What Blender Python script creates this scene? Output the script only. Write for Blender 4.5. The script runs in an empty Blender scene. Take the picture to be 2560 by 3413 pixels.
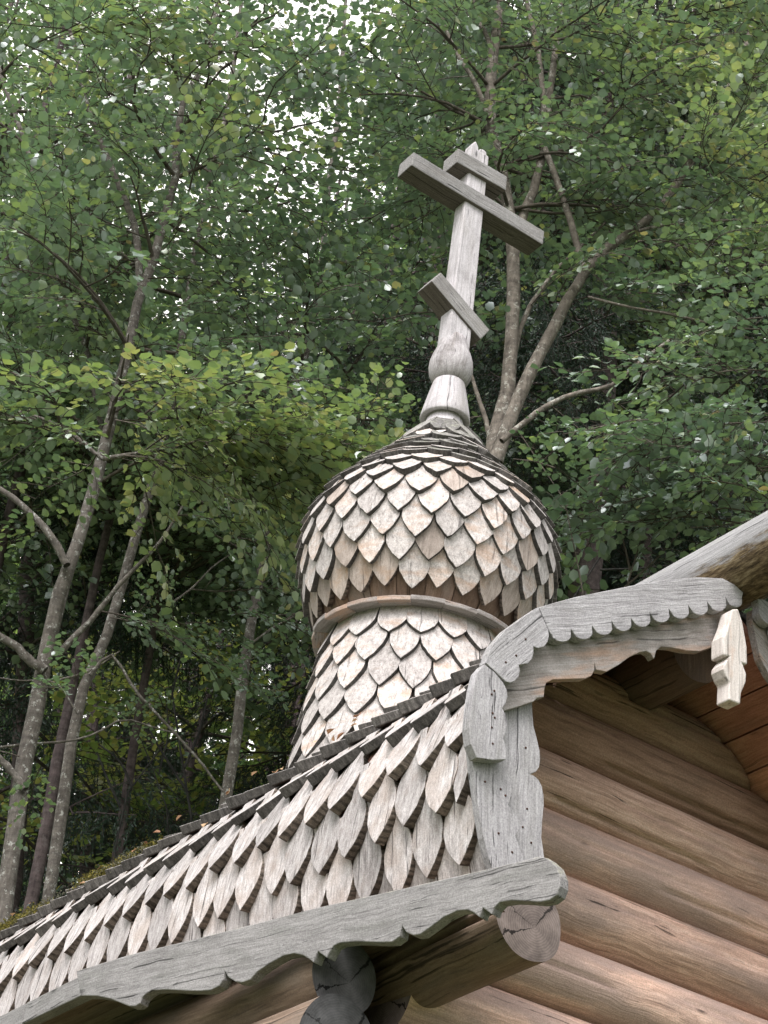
import bpy, bmesh, math, random
import numpy as np
from mathutils import Vector, Matrix

random.seed(7)
RNG = np.random.default_rng(11)
scene = bpy.context.scene
COL = scene.collection

# ----------------------------------------------------------------------------
# camera.  World axes: X along the chapel ridge (front gable at X = 0, facing +X),
# Y across it, Z up, metres.  The photographer stands below, left of the front.
# ----------------------------------------------------------------------------
F = 6745.0
CAM = np.array([4.29, -3.98, 1.60])
def cam_axes():
    p, r, y = [math.radians(a) for a in (33.065, 7.539, 58.962)]
    cy, sy = math.cos(y), math.sin(y)
    cp, sp = math.cos(p), math.sin(p)
    cr, sr = math.cos(r), math.sin(r)
    D = np.array([[cy, sy, 0], [0, 0, -1], [-sy, cy, 0]])
    Rx = np.array([[1, 0, 0], [0, cp, sp], [0, -sp, cp]])
    Rz = np.array([[cr, -sr, 0], [sr, cr, 0], [0, 0, 1]])
    return Rz @ Rx @ D
W = cam_axes()                       # rows: right, down, forward
def ray(px, py):
    return W.T @ np.array([(px - 1280) / F, (py - 1706.5) / F, 1.0])
def on(px, py, axis, val):           # survey a point of a known plane
    d = ray(px, py)
    return CAM + d * ((val - CAM[axis]) / d[axis])
HD = np.array([W[2][0], W[2][1], 0.0]); HD /= np.linalg.norm(HD)
RT = np.array([-HD[1], HD[0], 0.0]); RT = -RT
def at_d(px, py, d):                 # survey a point at ground distance d
    r = ray(px, py)
    return CAM + r * (d / (r @ HD))

cd = bpy.data.cameras.new('camera')
cam = bpy.data.objects.new('camera', cd)
COL.objects.link(cam)
M = Matrix.Identity(4)
for i in range(3):
    M[i][0], M[i][1], M[i][2], M[i][3] = W[0][i], -W[1][i], -W[2][i], CAM[i]
cam.matrix_world = M
cd.sensor_fit = 'HORIZONTAL'; cd.sensor_width = 36.0; cd.lens = 36.0 * F / 2560.0
cd.clip_start = 0.1; cd.clip_end = 2000
scene.camera = cam

# ----------------------------------------------------------------------------
# materials
# ----------------------------------------------------------------------------
def new_mat(name):
    m = bpy.data.materials.new(name); m.use_nodes = True
    nt = m.node_tree; nt.nodes.clear()
    return m, nt.nodes, nt.links

def ramp(N, stops, interp='LINEAR'):
    r = N.new('ShaderNodeValToRGB'); r.color_ramp.interpolation = interp
    el = r.color_ramp.elements
    while len(el) < len(stops): el.new(0.5)
    for e, (p, c) in zip(el, stops):
        e.position = p
        e.color = (c, c, c, 1) if isinstance(c, (int, float)) else (*c, 1)
    return r

def mixc(N, L, fac, a, b, mode='MIX'):
    m = N.new('ShaderNodeMix'); m.data_type = 'RGBA'; m.blend_type = mode
    for sock, v in ((m.inputs[0], fac), (m.inputs[6], a), (m.inputs[7], b)):
        if hasattr(v, 'is_output'): L.new(v, sock)
        elif isinstance(v, (int, float)): sock.default_value = v
        else: sock.default_value = (*v, 1)
    return m.outputs[2]

def math_(N, L, op, a, b=None, clamp=False):
    m = N.new('ShaderNodeMath'); m.operation = op; m.use_clamp = clamp
    for i, v in enumerate((a, b)):
        if v is None: continue
        if hasattr(v, 'is_output'): L.new(v, m.inputs[i])
        else: m.inputs[i].default_value = v
    return m.outputs[0]

def noise(N, L, vec, scale, detail=4, rough=0.6):
    n = N.new('ShaderNodeTexNoise'); n.inputs['Scale'].default_value = scale
    n.inputs['Detail'].default_value = detail; n.inputs['Roughness'].default_value = rough
    if vec is not None: L.new(vec, n.inputs['Vector'])
    return n.outputs['Fac']

def mapping(N, L, vec, sc):
    m = N.new('ShaderNodeMapping'); m.inputs['Scale'].default_value = sc
    L.new(vec, m.inputs['Vector']); return m.outputs[0]

def wood(name, dark, mid, light, ax=90, al=7, patch=None, patch_lo=0.5, patch_hi=0.7, patch_amt=0.7,
         crack=0.6, tv=0.35, lichen=0.0, lichen_col=(0.30, 0.31, 0.22), rough=0.85, bump=0.35, knots=0.0,
         stripes=0.0, soil=0.0, speck=0.2, rot=None):
    m, N, L = new_mat(name)
    at = N.new('ShaderNodeAttribute'); at.attribute_name = 'gr'; g = at.outputs['Vector']
    ti = N.new('ShaderNodeAttribute'); ti.attribute_name = 'tint'; t = ti.outputs['Fac']
    geo = N.new('ShaderNodeNewGeometry'); P = geo.outputs['Position']
    # the grain wanders a little, as sawn boards do
    wv = N.new('ShaderNodeTexNoise'); wv.inputs['Scale'].default_value = 5; L.new(g, wv.inputs['Vector'])
    wob = N.new('ShaderNodeVectorMath'); wob.operation = 'MULTIPLY_ADD'
    L.new(wv.outputs['Color'], wob.inputs[0]); wob.inputs[1].default_value = (0.03, 0.0, 0.03); L.new(g, wob.inputs[2])
    gw = wob.outputs[0]
    f1 = noise(N, L, mapping(N, L, gw, (ax, al, ax)), 1.0, 7, 0.68)
    f1b = noise(N, L, mapping(N, L, gw, (ax * 3.2, al * 3, ax * 3.2)), 1.0, 3, 0.6)
    f2 = noise(N, L, mapping(N, L, g, (ax * 0.16, al * 0.9, ax * 0.16)), 1.0, 4, 0.55)
    f3 = noise(N, L, P, 2.3, 4, 0.6)
    c = ramp(N, [(0.28, dark), (0.5, mid), (0.72, light)])
    fs = math_(N, L, 'ADD', math_(N, L, 'MULTIPLY', f1, 0.72), math_(N, L, 'MULTIPLY', f1b, 0.28))
    L.new(fs, c.inputs[0]); col = c.outputs[0]
    if patch:
        r = ramp(N, [(patch_lo, 0.0), (patch_hi, patch_amt)])
        pf = math_(N, L, 'ADD', f2, math_(N, L, 'MULTIPLY', math_(N, L, 'SUBTRACT', t, 0.5), 0.25))
        L.new(pf, r.inputs[0])
        col = mixc(N, L, r.outputs[0], col, patch)
    # piece to piece and broad weathering variation
    sp_ = noise(N, L, P, 190, 3, 0.75)
    col = mixc(N, L, 1.0, col, ramp_out(N, L, sp_, [(0.3, 1 - speck), (0.7, 1 + speck * 0.8)]), 'MULTIPLY')
    v = math_(N, L, 'ADD', math_(N, L, 'MULTIPLY', t, tv), 1.0 - tv * 0.5)
    v2 = math_(N, L, 'ADD', math_(N, L, 'MULTIPLY', f3, 0.5), 0.75)
    v = math_(N, L, 'MULTIPLY', v, v2)
    hv = N.new('ShaderNodeHueSaturation'); L.new(v, hv.inputs['Value']); L.new(col, hv.inputs['Color']); col = hv.outputs[0]
    if crack > 0:
        fc = noise(N, L, mapping(N, L, gw, (ax * 0.9, al * 0.16, ax * 0.9)), 1.0, 3, 0.5)
        r = ramp(N, [(0.31, 1 - crack), (0.365, 1.0)]); L.new(fc, r.inputs[0])
        col = mixc(N, L, 1.0, col, r.outputs[0], 'MULTIPLY')
    if stripes > 0:
        wv2 = N.new('ShaderNodeTexWave'); wv2.wave_type = 'BANDS'; wv2.bands_direction = 'Y'
        wv2.inputs['Scale'].default_value = 19; wv2.inputs['Distortion'].default_value = 7; wv2.inputs['Detail'].default_value = 4; wv2.inputs['Detail Roughness'].default_value = 0.7
        L.new(g, wv2.inputs['Vector'])
        r = ramp(N, [(0.1, 1 - stripes), (0.6, 1.0)]); L.new(wv2.outputs['Fac'], r.inputs[0])
        col = mixc(N, L, 1.0, col, r.outputs[0], 'MULTIPLY')
    if knots > 0:
        vo = N.new('ShaderNodeTexVoronoi'); vo.inputs['Scale'].default_value = 1.0
        L.new(mapping(N, L, g, (7, 3.2, 7)), vo.inputs['Vector'])
        r = ramp(N, [(0.035, 1 - knots), (0.10, 1.0)]); L.new(vo.outputs['Distance'], r.inputs[0])
        col = mixc(N, L, 1.0, col, r.outputs[0], 'MULTIPLY')
    if soil > 0:
        fso = noise(N, L, P, 9.0, 5, 0.7)
        r = ramp(N, [(0.5, 0.0), (0.72, soil)]); L.new(fso, r.inputs[0])
        col = mixc(N, L, r.outputs[0], col, (0.05, 0.04, 0.035))
    if rot:      # decayed underside below a level, toward the weathered end
        sz = N.new('ShaderNodeSeparateXYZ'); L.new(P, sz.inputs[0])
        fr_ = noise(N, L, mapping(N, L, P, (3, 16, 16)), 3.0, 6, 0.75)
        lv = math_(N, L, 'ADD', sz.outputs[2], math_(N, L, 'MULTIPLY', math_(N, L, 'SUBTRACT', fr_, 0.5), 0.16))
        lf = ramp_out(N, L, math_(N, L, 'MULTIPLY', math_(N, L, 'SUBTRACT', rot, lv), 20.0, True), [(0.0, 0.0), (0.6, 1.0)])
        xf = math_(N, L, 'MULTIPLY', math_(N, L, 'ADD', sz.outputs[0], 0.12), 12.0, True)
        st_ = noise(N, L, mapping(N, L, P, (12, 30, 90)), 1.0, 6, 0.75)
        rc = ramp_out(N, L, st_, [(0.36, (0.02, 0.014, 0.009)), (0.5, (0.115, 0.08, 0.045)), (0.62, (0.26, 0.20, 0.12)), (0.72, (0.40, 0.37, 0.31))])
        col = mixc(N, L, math_(N, L, 'MULTIPLY', lf, xf), col, rc)
    if lichen > 0:
        sep = N.new('ShaderNodeSeparateXYZ'); L.new(geo.outputs['Normal'], sep.inputs[0])
        up = N.new('ShaderNodeMapRange'); up.inputs['From Min'].default_value = 0.15; up.inputs['From Max'].default_value = 0.75
        L.new(sep.outputs['Z'], up.inputs['Value'])
        fl = noise(N, L, P, 38, 6, 0.75); fb = noise(N, L, P, 6, 3, 0.6)
        fl = math_(N, L, 'ADD', math_(N, L, 'MULTIPLY', fl, 0.7), math_(N, L, 'MULTIPLY', fb, 0.3))
        r = ramp(N, [(0.47, 0.0), (0.55, lichen)]); L.new(fl, r.inputs[0])
        lf = math_(N, L, 'MULTIPLY', r.outputs[0], up.outputs[0])
        fl2 = noise(N, L, P, 60, 2, 0.5)
        r2 = ramp(N, [(0.4, tuple(x * 0.45 for x in lichen_col)), (0.55, lichen_col), (0.7, tuple(min(1, x * 1.5) for x in lichen_col))])
        L.new(fl2, r2.inputs[0])
        col = mixc(N, L, lf, col, r2.outputs[0])
    b = N.new('ShaderNodeBsdfPrincipled'); L.new(col, b.inputs['Base Color'])
    b.inputs['Roughness'].default_value = rough; b.inputs['Specular IOR Level'].default_value = 0.22
    bp = N.new('ShaderNodeBump'); bp.inputs['Strength'].default_value = bump; bp.inputs['Distance'].default_value = 0.006
    L.new(fs, bp.inputs['Height']); L.new(bp.outputs[0], b.inputs['Normal'])
    o = N.new('ShaderNodeOutputMaterial'); L.new(b.outputs[0], o.inputs[0])
    return m

def endgrain(name, dark, light, rot=0.0):
    m, N, L = new_mat(name)
    at = N.new('ShaderNodeAttribute'); at.attribute_name = 'gr'; g = at.outputs['Vector']
    w = N.new('ShaderNodeTexWave'); w.wave_type = 'RINGS'; w.rings_direction = 'SPHERICAL'
    w.inputs['Scale'].default_value = 42; w.inputs['Distortion'].default_value = 3.5; w.inputs['Detail'].default_value = 3
    L.new(g, w.inputs['Vector'])
    c = ramp(N, [(0.0, dark), (1.0, light)]); L.new(w.outputs['Fac'], c.inputs[0])
    f = noise(N, L, g, 14, 5, 0.65)
    col = mixc(N, L, 1.0, c.outputs[0], ramp_out(N, L, f, [(0.3, 0.45), (0.7, 1.25)]), 'MULTIPLY')
    # radial drying checks
    sep = N.new('ShaderNodeSeparateXYZ'); L.new(g, sep.inputs[0])
    a = math_(N, L, 'ARCTAN2', sep.outputs[0], sep.outputs[1])
    a2 = math_(N, L, 'ADD', math_(N, L, 'MULTIPLY', a, 1.3), math_(N, L, 'MULTIPLY', f, 1.2))
    fr = N.new('ShaderNodeTexNoise'); fr.noise_dimensions = '1D'; fr.inputs['Scale'].default_value = 1.7; fr.inputs['Detail'].default_value = 3
    L.new(a2, fr.inputs['W'])
    col = mixc(N, L, 1.0, col, ramp_out(N, L, fr.outputs['Fac'], [(0.33, 0.12), (0.37, 1.0)]), 'MULTIPLY')
    b = N.new('ShaderNodeBsdfPrincipled'); L.new(col, b.inputs['Base Color']); b.inputs['Roughness'].default_value = 0.9
    b.inputs['Specular IOR Level'].default_value = 0.2
    bp = N.new('ShaderNodeBump'); bp.inputs['Strength'].default_value = 0.5; bp.inputs['Distance'].default_value = 0.006
    L.new(f, bp.inputs['Height']); L.new(bp.outputs[0], b.inputs['Normal'])
    o = N.new('ShaderNodeOutputMaterial'); L.new(b.outputs[0], o.inputs[0])
    return m

def ramp_out(N, L, fac, stops):
    r = ramp(N, stops); L.new(fac, r.inputs[0]); return r.outputs[0]

M_SHINGLE = wood('pale_aspen_shingle', (0.17, 0.15, 0.14), (0.50, 0.462, 0.442), (0.73, 0.69, 0.67), ax=58, al=30,
                 patch=(0.42, 0.30, 0.225), patch_lo=0.5, patch_hi=0.74, patch_amt=0.75, crack=0.5, tv=0.46, lichen=0.35, speck=0.3,
                 lichen_col=(0.24, 0.235, 0.20), bump=0.6)
M_SHINGLE_B = wood('tan_aspen_shingle', (0.20, 0.165, 0.14), (0.385, 0.325, 0.285), (0.54, 0.47, 0.42), ax=60, al=14,
                 patch=(0.36, 0.23, 0.14), patch_lo=0.5, patch_hi=0.72, patch_amt=0.75, crack=0.45, tv=0.4, bump=0.6)
M_SHINGLE_R = wood('silver_roof_shingle', (0.13, 0.115, 0.11), (0.49, 0.455, 0.445), (0.76, 0.73, 0.725), ax=75, al=13,
                   patch=(0.36, 0.30, 0.265), patch_lo=0.46, patch_hi=0.70, patch_amt=0.7, crack=0.7, tv=0.5, lichen=0.45, speck=0.3,
                   lichen_col=(0.2, 0.2, 0.17), bump=0.8)
M_EDGE = wood('dark_shingle_edge', (0.028, 0.026, 0.024), (0.085, 0.079, 0.073), (0.19, 0.178, 0.165), ax=30, al=70,
              crack=0.3, tv=0.6, stripes=0.15, lichen=0.8, lichen_col=(0.20, 0.205, 0.165), bump=0.8, speck=0.4)
M_EDGE_D = wood('brown_shingle_edge', (0.06, 0.048, 0.04), (0.165, 0.135, 0.112), (0.29, 0.245, 0.21), ax=25, al=70,
                crack=0.3, tv=0.6, stripes=0.5, lichen=0.7, lichen_col=(0.20, 0.205, 0.16), bump=0.7, speck=0.35)
M_MOSSY = wood('lichen_grown_shingle', (0.06, 0.056, 0.053), (0.20, 0.19, 0.182), (0.40, 0.388, 0.372), ax=50, al=20,
               crack=0.5, tv=0.8, lichen=0.75, lichen_col=(0.25, 0.25, 0.205), bump=0.9, speck=0.5)
M_DOMEBOARD = wood('brown_dome_board', (0.12, 0.08, 0.06), (0.235, 0.16, 0.12), (0.34, 0.245, 0.19), ax=70, al=6,
                   patch=(0.26, 0.235, 0.22), patch_amt=0.5, crack=0.6, tv=0.4)
M_GREY = wood('silver_grey_board', (0.19, 0.182, 0.187), (0.385, 0.372, 0.382), (0.56, 0.545, 0.558), ax=130, al=5,
              patch=(0.27, 0.262, 0.255), patch_amt=0.6, crack=0.8, tv=0.25, knots=0.7, lichen=0.3, bump=0.8, speck=0.3, soil=0.2)
M_GREEN = wood('greenish_grey_board', (0.135, 0.128, 0.127), (0.25, 0.241, 0.237), (0.355, 0.344, 0.338), ax=130, al=5,
               patch=(0.18, 0.178, 0.168), patch_amt=0.7, crack=0.75, tv=0.2, knots=0.6, lichen=0.9, soil=0.18,
               lichen_col=(0.34, 0.335, 0.24), bump=0.5, speck=0.33)
M_WARM = wood('warm_grey_board', (0.17, 0.14, 0.122), (0.31, 0.282, 0.265), (0.45, 0.425, 0.415), ax=110, al=4,
              patch=(0.44, 0.28, 0.195), patch_lo=0.5, patch_hi=0.66, patch_amt=0.65, crack=0.65, tv=0.2, knots=0.6, bump=0.6, speck=0.25)
M_PEND = wood('bleached_pendant', (0.40, 0.355, 0.32), (0.64, 0.585, 0.545), (0.78, 0.74, 0.705), ax=75, al=6,
              patch=(0.48, 0.28, 0.17), patch_lo=0.55, patch_hi=0.72, patch_amt=0.7, crack=0.4, tv=0.15, bump=0.4)
M_BALL = wood('stained_turned_ball', (0.20, 0.185, 0.182), (0.44, 0.415, 0.42), (0.60, 0.575, 0.585), ax=80, al=5, patch=(0.20, 0.18, 0.165),
              patch_lo=0.45, patch_hi=0.68, patch_amt=0.8, crack=0.85, tv=0.15, knots=0.8, bump=0.6, speck=0.3, soil=0.6)
M_CROSS = wood('grey_cross_beam', (0.13, 0.124, 0.12), (0.25, 0.242, 0.236), (0.38, 0.37, 0.362), ax=120, al=4,
               patch=(0.22, 0.205, 0.185), patch_amt=0.5, crack=0.8, tv=0.2, knots=0.6, bump=0.8, speck=0.3, soil=0.3)
M_CROSSB = wood('shaded_brown_underside', (0.05, 0.042, 0.037), (0.12, 0.102, 0.09), (0.20, 0.175, 0.16), ax=120, al=4,
               patch=(0.09, 0.075, 0.065), patch_amt=0.6, crack=0.7, tv=0.2, bump=0.6, speck=0.3)  # dark bar undersides: shade put into the colour, plus less bleached wood
M_POST = wood('bleached_cross_post', (0.28, 0.262, 0.265), (0.51, 0.485, 0.497), (0.66, 0.635, 0.655), ax=80, al=4,
              patch=(0.32, 0.295, 0.28), patch_lo=0.5, patch_hi=0.72, patch_amt=0.65, crack=0.8, tv=0.15, knots=0.7, bump=0.6, speck=0.25, soil=0.35)
M_LOG = wood('brown_wall_log', (0.16, 0.10, 0.076), (0.52, 0.35, 0.272), (0.78, 0.585, 0.485), ax=60, al=2.4,
             patch=(0.30, 0.225, 0.195), patch_lo=0.48, patch_hi=0.68, patch_amt=0.85, crack=0.8, tv=0.5, knots=0.7, bump=0.9, speck=0.28)
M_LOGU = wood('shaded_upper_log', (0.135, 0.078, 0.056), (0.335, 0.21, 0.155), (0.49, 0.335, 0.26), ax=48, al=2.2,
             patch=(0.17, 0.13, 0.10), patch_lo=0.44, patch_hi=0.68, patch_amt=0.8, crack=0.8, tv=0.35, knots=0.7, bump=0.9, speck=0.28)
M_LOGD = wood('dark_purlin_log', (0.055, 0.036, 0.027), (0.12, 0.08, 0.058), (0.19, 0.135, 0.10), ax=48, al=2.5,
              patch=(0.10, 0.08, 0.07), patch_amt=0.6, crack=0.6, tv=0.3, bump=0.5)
M_LOGG = wood('weathered_eave_log', (0.07, 0.05, 0.038), (0.195, 0.138, 0.10), (0.33, 0.25, 0.19), ax=48, al=2.2,
              patch=(0.19, 0.165, 0.145), patch_amt=0.6, crack=0.75, tv=0.3, bump=0.6)
M_PLANK = wood('red_brown_lining', (0.22, 0.10, 0.07), (0.50, 0.235, 0.165), (0.68, 0.38, 0.28), ax=70, al=3,
               patch=(0.21, 0.125, 0.095), patch_amt=0.6, crack=0.55, tv=0.45, knots=0.6, bump=0.5)
M_RIDGE = wood('silver_ridge_log', (0.14, 0.136, 0.138), (0.275, 0.27, 0.273), (0.41, 0.404, 0.41), ax=90, al=2.5,
               crack=0.75, tv=0.2, lichen=0.25, bump=0.7, rot=5.245)
M_ROT = wood('rotten_log_side', (0.03, 0.022, 0.014), (0.13, 0.09, 0.05), (0.31, 0.235, 0.15), ax=30, al=22,
             patch=(0.30, 0.30, 0.27), patch_lo=0.5, patch_hi=0.62, patch_amt=0.8, crack=0.85, tv=0.2, lichen=0.8, lichen_col=(0.45, 0.46, 0.42), bump=1.0, speck=0.5)
M_NAIL = wood('rusty_nail', (0.02, 0.012, 0.01), (0.06, 0.03, 0.022), (0.10, 0.05, 0.035), crack=0)
M_EGREY = endgrain('cracked_log_end', (0.083, 0.083, 0.086), (0.098, 0.097, 0.099))
M_ETAN = endgrain('tan_log_end', (0.155, 0.125, 0.112), (0.20, 0.163, 0.148))

def bark(name, dark, light, spot, spot_amt, sc=1.0):
    m, N, L = new_mat(name)
    geo = N.new('ShaderNodeNewGeometry'); P = geo.outputs['Position']
    f = noise(N, L, mapping(N, L, P, (1, 1, 0.35)), 30 * sc, 6, 0.7)
    f2 = noise(N, L, mapping(N, L, P, (0.6, 0.6, 2.2)), 9 * sc, 4, 0.6)
    c = ramp(N, [(0.3, dark), (0.7, light)]); L.new(f, c.inputs[0]); col = c.outputs[0]
    col = mixc(N, L, 1.0, col, ramp_out(N, L, f2, [(0.3, 0.55), (0.65, 1.15)]), 'MULTIPLY')
    fs = noise(N, L, P, 17 * sc, 5, 0.75)
    col = mixc(N, L, ramp_out(N, L, fs, [(0.56, 0.0), (0.62, spot_amt)]), col, spot)
    b = N.new('ShaderNodeBsdfPrincipled'); L.new(col, b.inputs['Base Color']); b.inputs['Roughness'].default_value = 0.9
    b.inputs['Specular IOR Level'].default_value = 0.2
    bp = N.new('ShaderNodeBump'); bp.inputs['Strength'].default_value = 0.7; bp.inputs['Distance'].default_value = 0.01
    L.new(f, bp.inputs['Height']); L.new(bp.outputs[0], b.inputs['Normal'])
    o = N.new('ShaderNodeOutputMaterial'); L.new(b.outputs[0], o.inputs[0])
    return m
M_BARK = bark('grey_alder_bark', (0.075, 0.065, 0.055), (0.20, 0.18, 0.16), (0.40, 0.40, 0.37), 0.85, 1.35)
M_BARKF = bark('forked_tree_bark', (0.075, 0.064, 0.053), (0.245, 0.215, 0.182), (0.38, 0.375, 0.33), 0.75)
M_BARKS = bark('spruce_bark', (0.055, 0.042, 0.042), (0.14, 0.11, 0.108), (0.19, 0.17, 0.16), 0.3)
M_TWIG = bark('twig_bark', (0.05, 0.042, 0.035), (0.13, 0.11, 0.09), (0.22, 0.21, 0.18), 0.4)
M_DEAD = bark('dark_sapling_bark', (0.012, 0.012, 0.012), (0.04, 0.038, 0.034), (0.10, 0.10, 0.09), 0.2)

def leafmat(name, stops, tstops, trans=0.36, gloss=0.23):
    m, N, L = new_mat(name)
    ti = N.new('ShaderNodeAttribute'); ti.attribute_name = 'tint'; t = ti.outputs['Fac']
    c = ramp(N, stops); L.new(t, c.inputs[0])
    c2 = ramp(N, tstops); L.new(t, c2.inputs[0])
    d = N.new('ShaderNodeBsdfDiffuse'); L.new(c.outputs[0], d.inputs[0])
    tr = N.new('ShaderNodeBsdfTranslucent'); L.new(c2.outputs[0], tr.inputs[0])
    g = N.new('ShaderNodeBsdfGlossy'); g.inputs['Roughness'].default_value = 0.45; g.inputs[0].default_value = (0.9, 0.95, 0.95, 1)
    m1 = N.new('ShaderNodeMixShader'); m1.inputs[0].default_value = trans; L.new(d.outputs[0], m1.inputs[1]); L.new(tr.outputs[0], m1.inputs[2])
    m2 = N.new('ShaderNodeMixShader'); m2.inputs[0].default_value = gloss; L.new(m1.outputs[0], m2.inputs[1]); L.new(g.outputs[0], m2.inputs[2])
    o = N.new('ShaderNodeOutputMaterial'); L.new(m2.outputs[0], o.inputs[0])
    return m
LS = [(0.0, (0.048, 0.083, 0.064)), (0.45, (0.118, 0.174, 0.106)), (0.75, (0.20, 0.26, 0.115)), (0.93, (0.32, 0.345, 0.13)), (1.0, (0.34, 0.26, 0.12))]
LT = [(0.0, (0.075, 0.15, 0.07)), (0.45, (0.155, 0.27, 0.088)), (0.75, (0.30, 0.43, 0.09)), (0.93, (0.44, 0.50, 0.11)), (1.0, (0.44, 0.33, 0.11))]
M_LEAF = leafmat('alder_leaf', LS, LT)
M_LEAFF = leafmat('far_leaf', [(p, tuple(x * 0.9 for x in c)) for p, c in LS], LT, 0.5, 0.06)
M_NEEDLE = leafmat('spruce_needle', [(0.0, (0.016, 0.034, 0.022)), (1.0, (0.04, 0.075, 0.04))],
                   [(0.0, (0.015, 0.03, 0.015)), (1.0, (0.03, 0.06, 0.02))], 0.15, 0.05)
M_MOSS = leafmat('yellow_green_moss', [(0.0, (0.035, 0.035, 0.015)), (0.5, (0.11, 0.10, 0.03)), (1.0, (0.23, 0.20, 0.06))],
                 [(0.0, (0.05, 0.05, 0.015)), (1.0, (0.25, 0.22, 0.05))], 0.2, 0.0)
M_LICH = leafmat('grey_green_lichen', [(0.0, (0.035, 0.034, 0.028)), (1.0, (0.15, 0.15, 0.11))], [(0.0, (0.08, 0.08, 0.06)), (1.0, (0.3, 0.3, 0.2))], 0.1, 0.0)
M_DRY = leafmat('dry_fallen_leaf', [(0.0, (0.16, 0.07, 0.035)), (0.5, (0.33, 0.18, 0.10)), (1.0, (0.5, 0.36, 0.22))],
                [(0.0, (0.16, 0.07, 0.035)), (1.0, (0.4, 0.25, 0.12))], 0.2, 0.03)

# ----------------------------------------------------------------------------
# object helpers
# ----------------------------------------------------------------------------
def empty(name, loc, label, cat, group=None):
    o = bpy.data.objects.new(name, None); COL.objects.link(o); o.location = loc
    o.empty_display_size = 0.2
    o['label'] = label; o['category'] = cat
    if group: o['group'] = group
    return o

class MB:
    """collects pieces (each with grain coordinates and a tint) into ONE mesh"""
    def __init__(s): s.v = []; s.f = []; s.m = []; s.g = []; s.t = []
    def piece(s, verts, faces, mats, gr, tint=None):
        b = len(s.v); tint = random.random() if tint is None else tint
        s.v += [tuple(map(float, p)) for p in verts]; s.g += [tuple(map(float, q)) for q in gr]
        s.t += [tint] * len(verts)
        s.f += [tuple(b + i for i in fc) for fc in faces]
        s.m += list(mats) if isinstance(mats, (list, tuple)) else [mats] * len(faces)
    def build(s, name, mats, parent=None, bevel=0.0, smooth=False, sub=None):
        me = bpy.data.meshes.new(name)
        me.from_pydata(s.v, [], s.f)
        for m in mats: me.materials.append(m)
        me.polygons.foreach_set('material_index', s.m)
        a = me.attributes.new('gr', 'FLOAT_VECTOR', 'POINT'); a.data.foreach_set('vector', np.array(s.g, np.float32).ravel())
        a = me.attributes.new('tint', 'FLOAT', 'POINT'); a.data.foreach_set('value', np.array(s.t, np.float32))
        if smooth: me.polygons.foreach_set('use_smooth', [True] * len(me.polygons))
        me.update()
        o = bpy.data.objects.new(name, me); COL.objects.link(o)
        if parent: o.parent = parent; o.matrix_parent_inverse = Matrix.Identity(4); o.location = -world_loc(parent)
        if bevel:
            b = o.modifiers.new('bevel', 'BEVEL'); b.width = bevel; b.segments = 2; b.limit_method = 'ANGLE'; b.angle_limit = math.radians(35)
        return o

def world_loc(o):
    v = Vector((0, 0, 0))
    while o is not None: v += Vector(o.location); o = o.parent
    return v

def roff(): return np.array([random.uniform(0, 50), random.uniform(0, 50), random.uniform(0, 50)])

def prism(mb, outer, A, B, N, O, t0, t1, grain=(0, 1), mats=(0, 0, 0), tint=None, wob=0.0):
    """polygon (a,b) in the plane O + aA + bB, extruded from t0 to t1 along N.
    mats = material index of front (t1), back, side"""
    n = len(outer); A, B, N, O = map(np.asarray, (A, B, N, O))
    off = roff(); gx, gy = grain; V = []; G = []
    for t in (t1, t0):
        for a, b in outer:
            V.append(O + a * A + b * B + t * N)
            G.append(np.array([a * gy - b * gx, a * gx + b * gy, t]) + off)
    fs = [tuple(range(n)), tuple(range(2 * n - 1, n - 1, -1))]
    ms = [mats[0], mats[1]]
    for i in range(n):
        j = (i + 1) % n
        fs.append((i, n + i, n + j, j)); ms.append(mats[2])
    # orientation: make the front face look along +N
    area = sum(outer[i][0] * outer[(i + 1) % n][1] - outer[(i + 1) % n][0] * outer[i][1] for i in range(n))
    if area * np.dot(np.cross(A, B), N) < 0: fs = [f[::-1] for f in fs]
    mb.piece(V, fs, ms, G, tint)

def boxp(mb, c, half, ax=None, grain=1, mat=0, tint=None):
    """box; ax = three axis vectors; grain axis index"""
    ax = np.eye(3) if ax is None else np.asarray(ax, float)
    off = roff(); V = []; G = []
    for sx in (-1, 1):
        for sy in (-1, 1):
            for sz in (-1, 1):
                l = np.array([sx * half[0], sy * half[1], sz * half[2]])
                V.append(np.asarray(c) + l @ ax)
                o_ = [l[(grain + 1) % 3], l[grain], l[(grain + 2) % 3]]
                G.append(np.array(o_) + off)
    fs = [(0, 1, 3, 2), (4, 6, 7, 5), (0, 4, 5, 1), (2, 3, 7, 6), (0, 2, 6, 4), (1, 5, 7, 3)]
    if np.linalg.det(ax) < 0: fs = [f[::-1] for f in fs]
    mb.piece(V, fs, mat, G, tint)

def frame_for(d):
    d = d / np.linalg.norm(d)
    u = np.cross(d, (0, 0, 1.0))
    if np.linalg.norm(u) < 1e-3: u = np.array([1.0, 0, 0])
    u /= np.linalg.norm(u)
    return u, np.cross(u, d)

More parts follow.
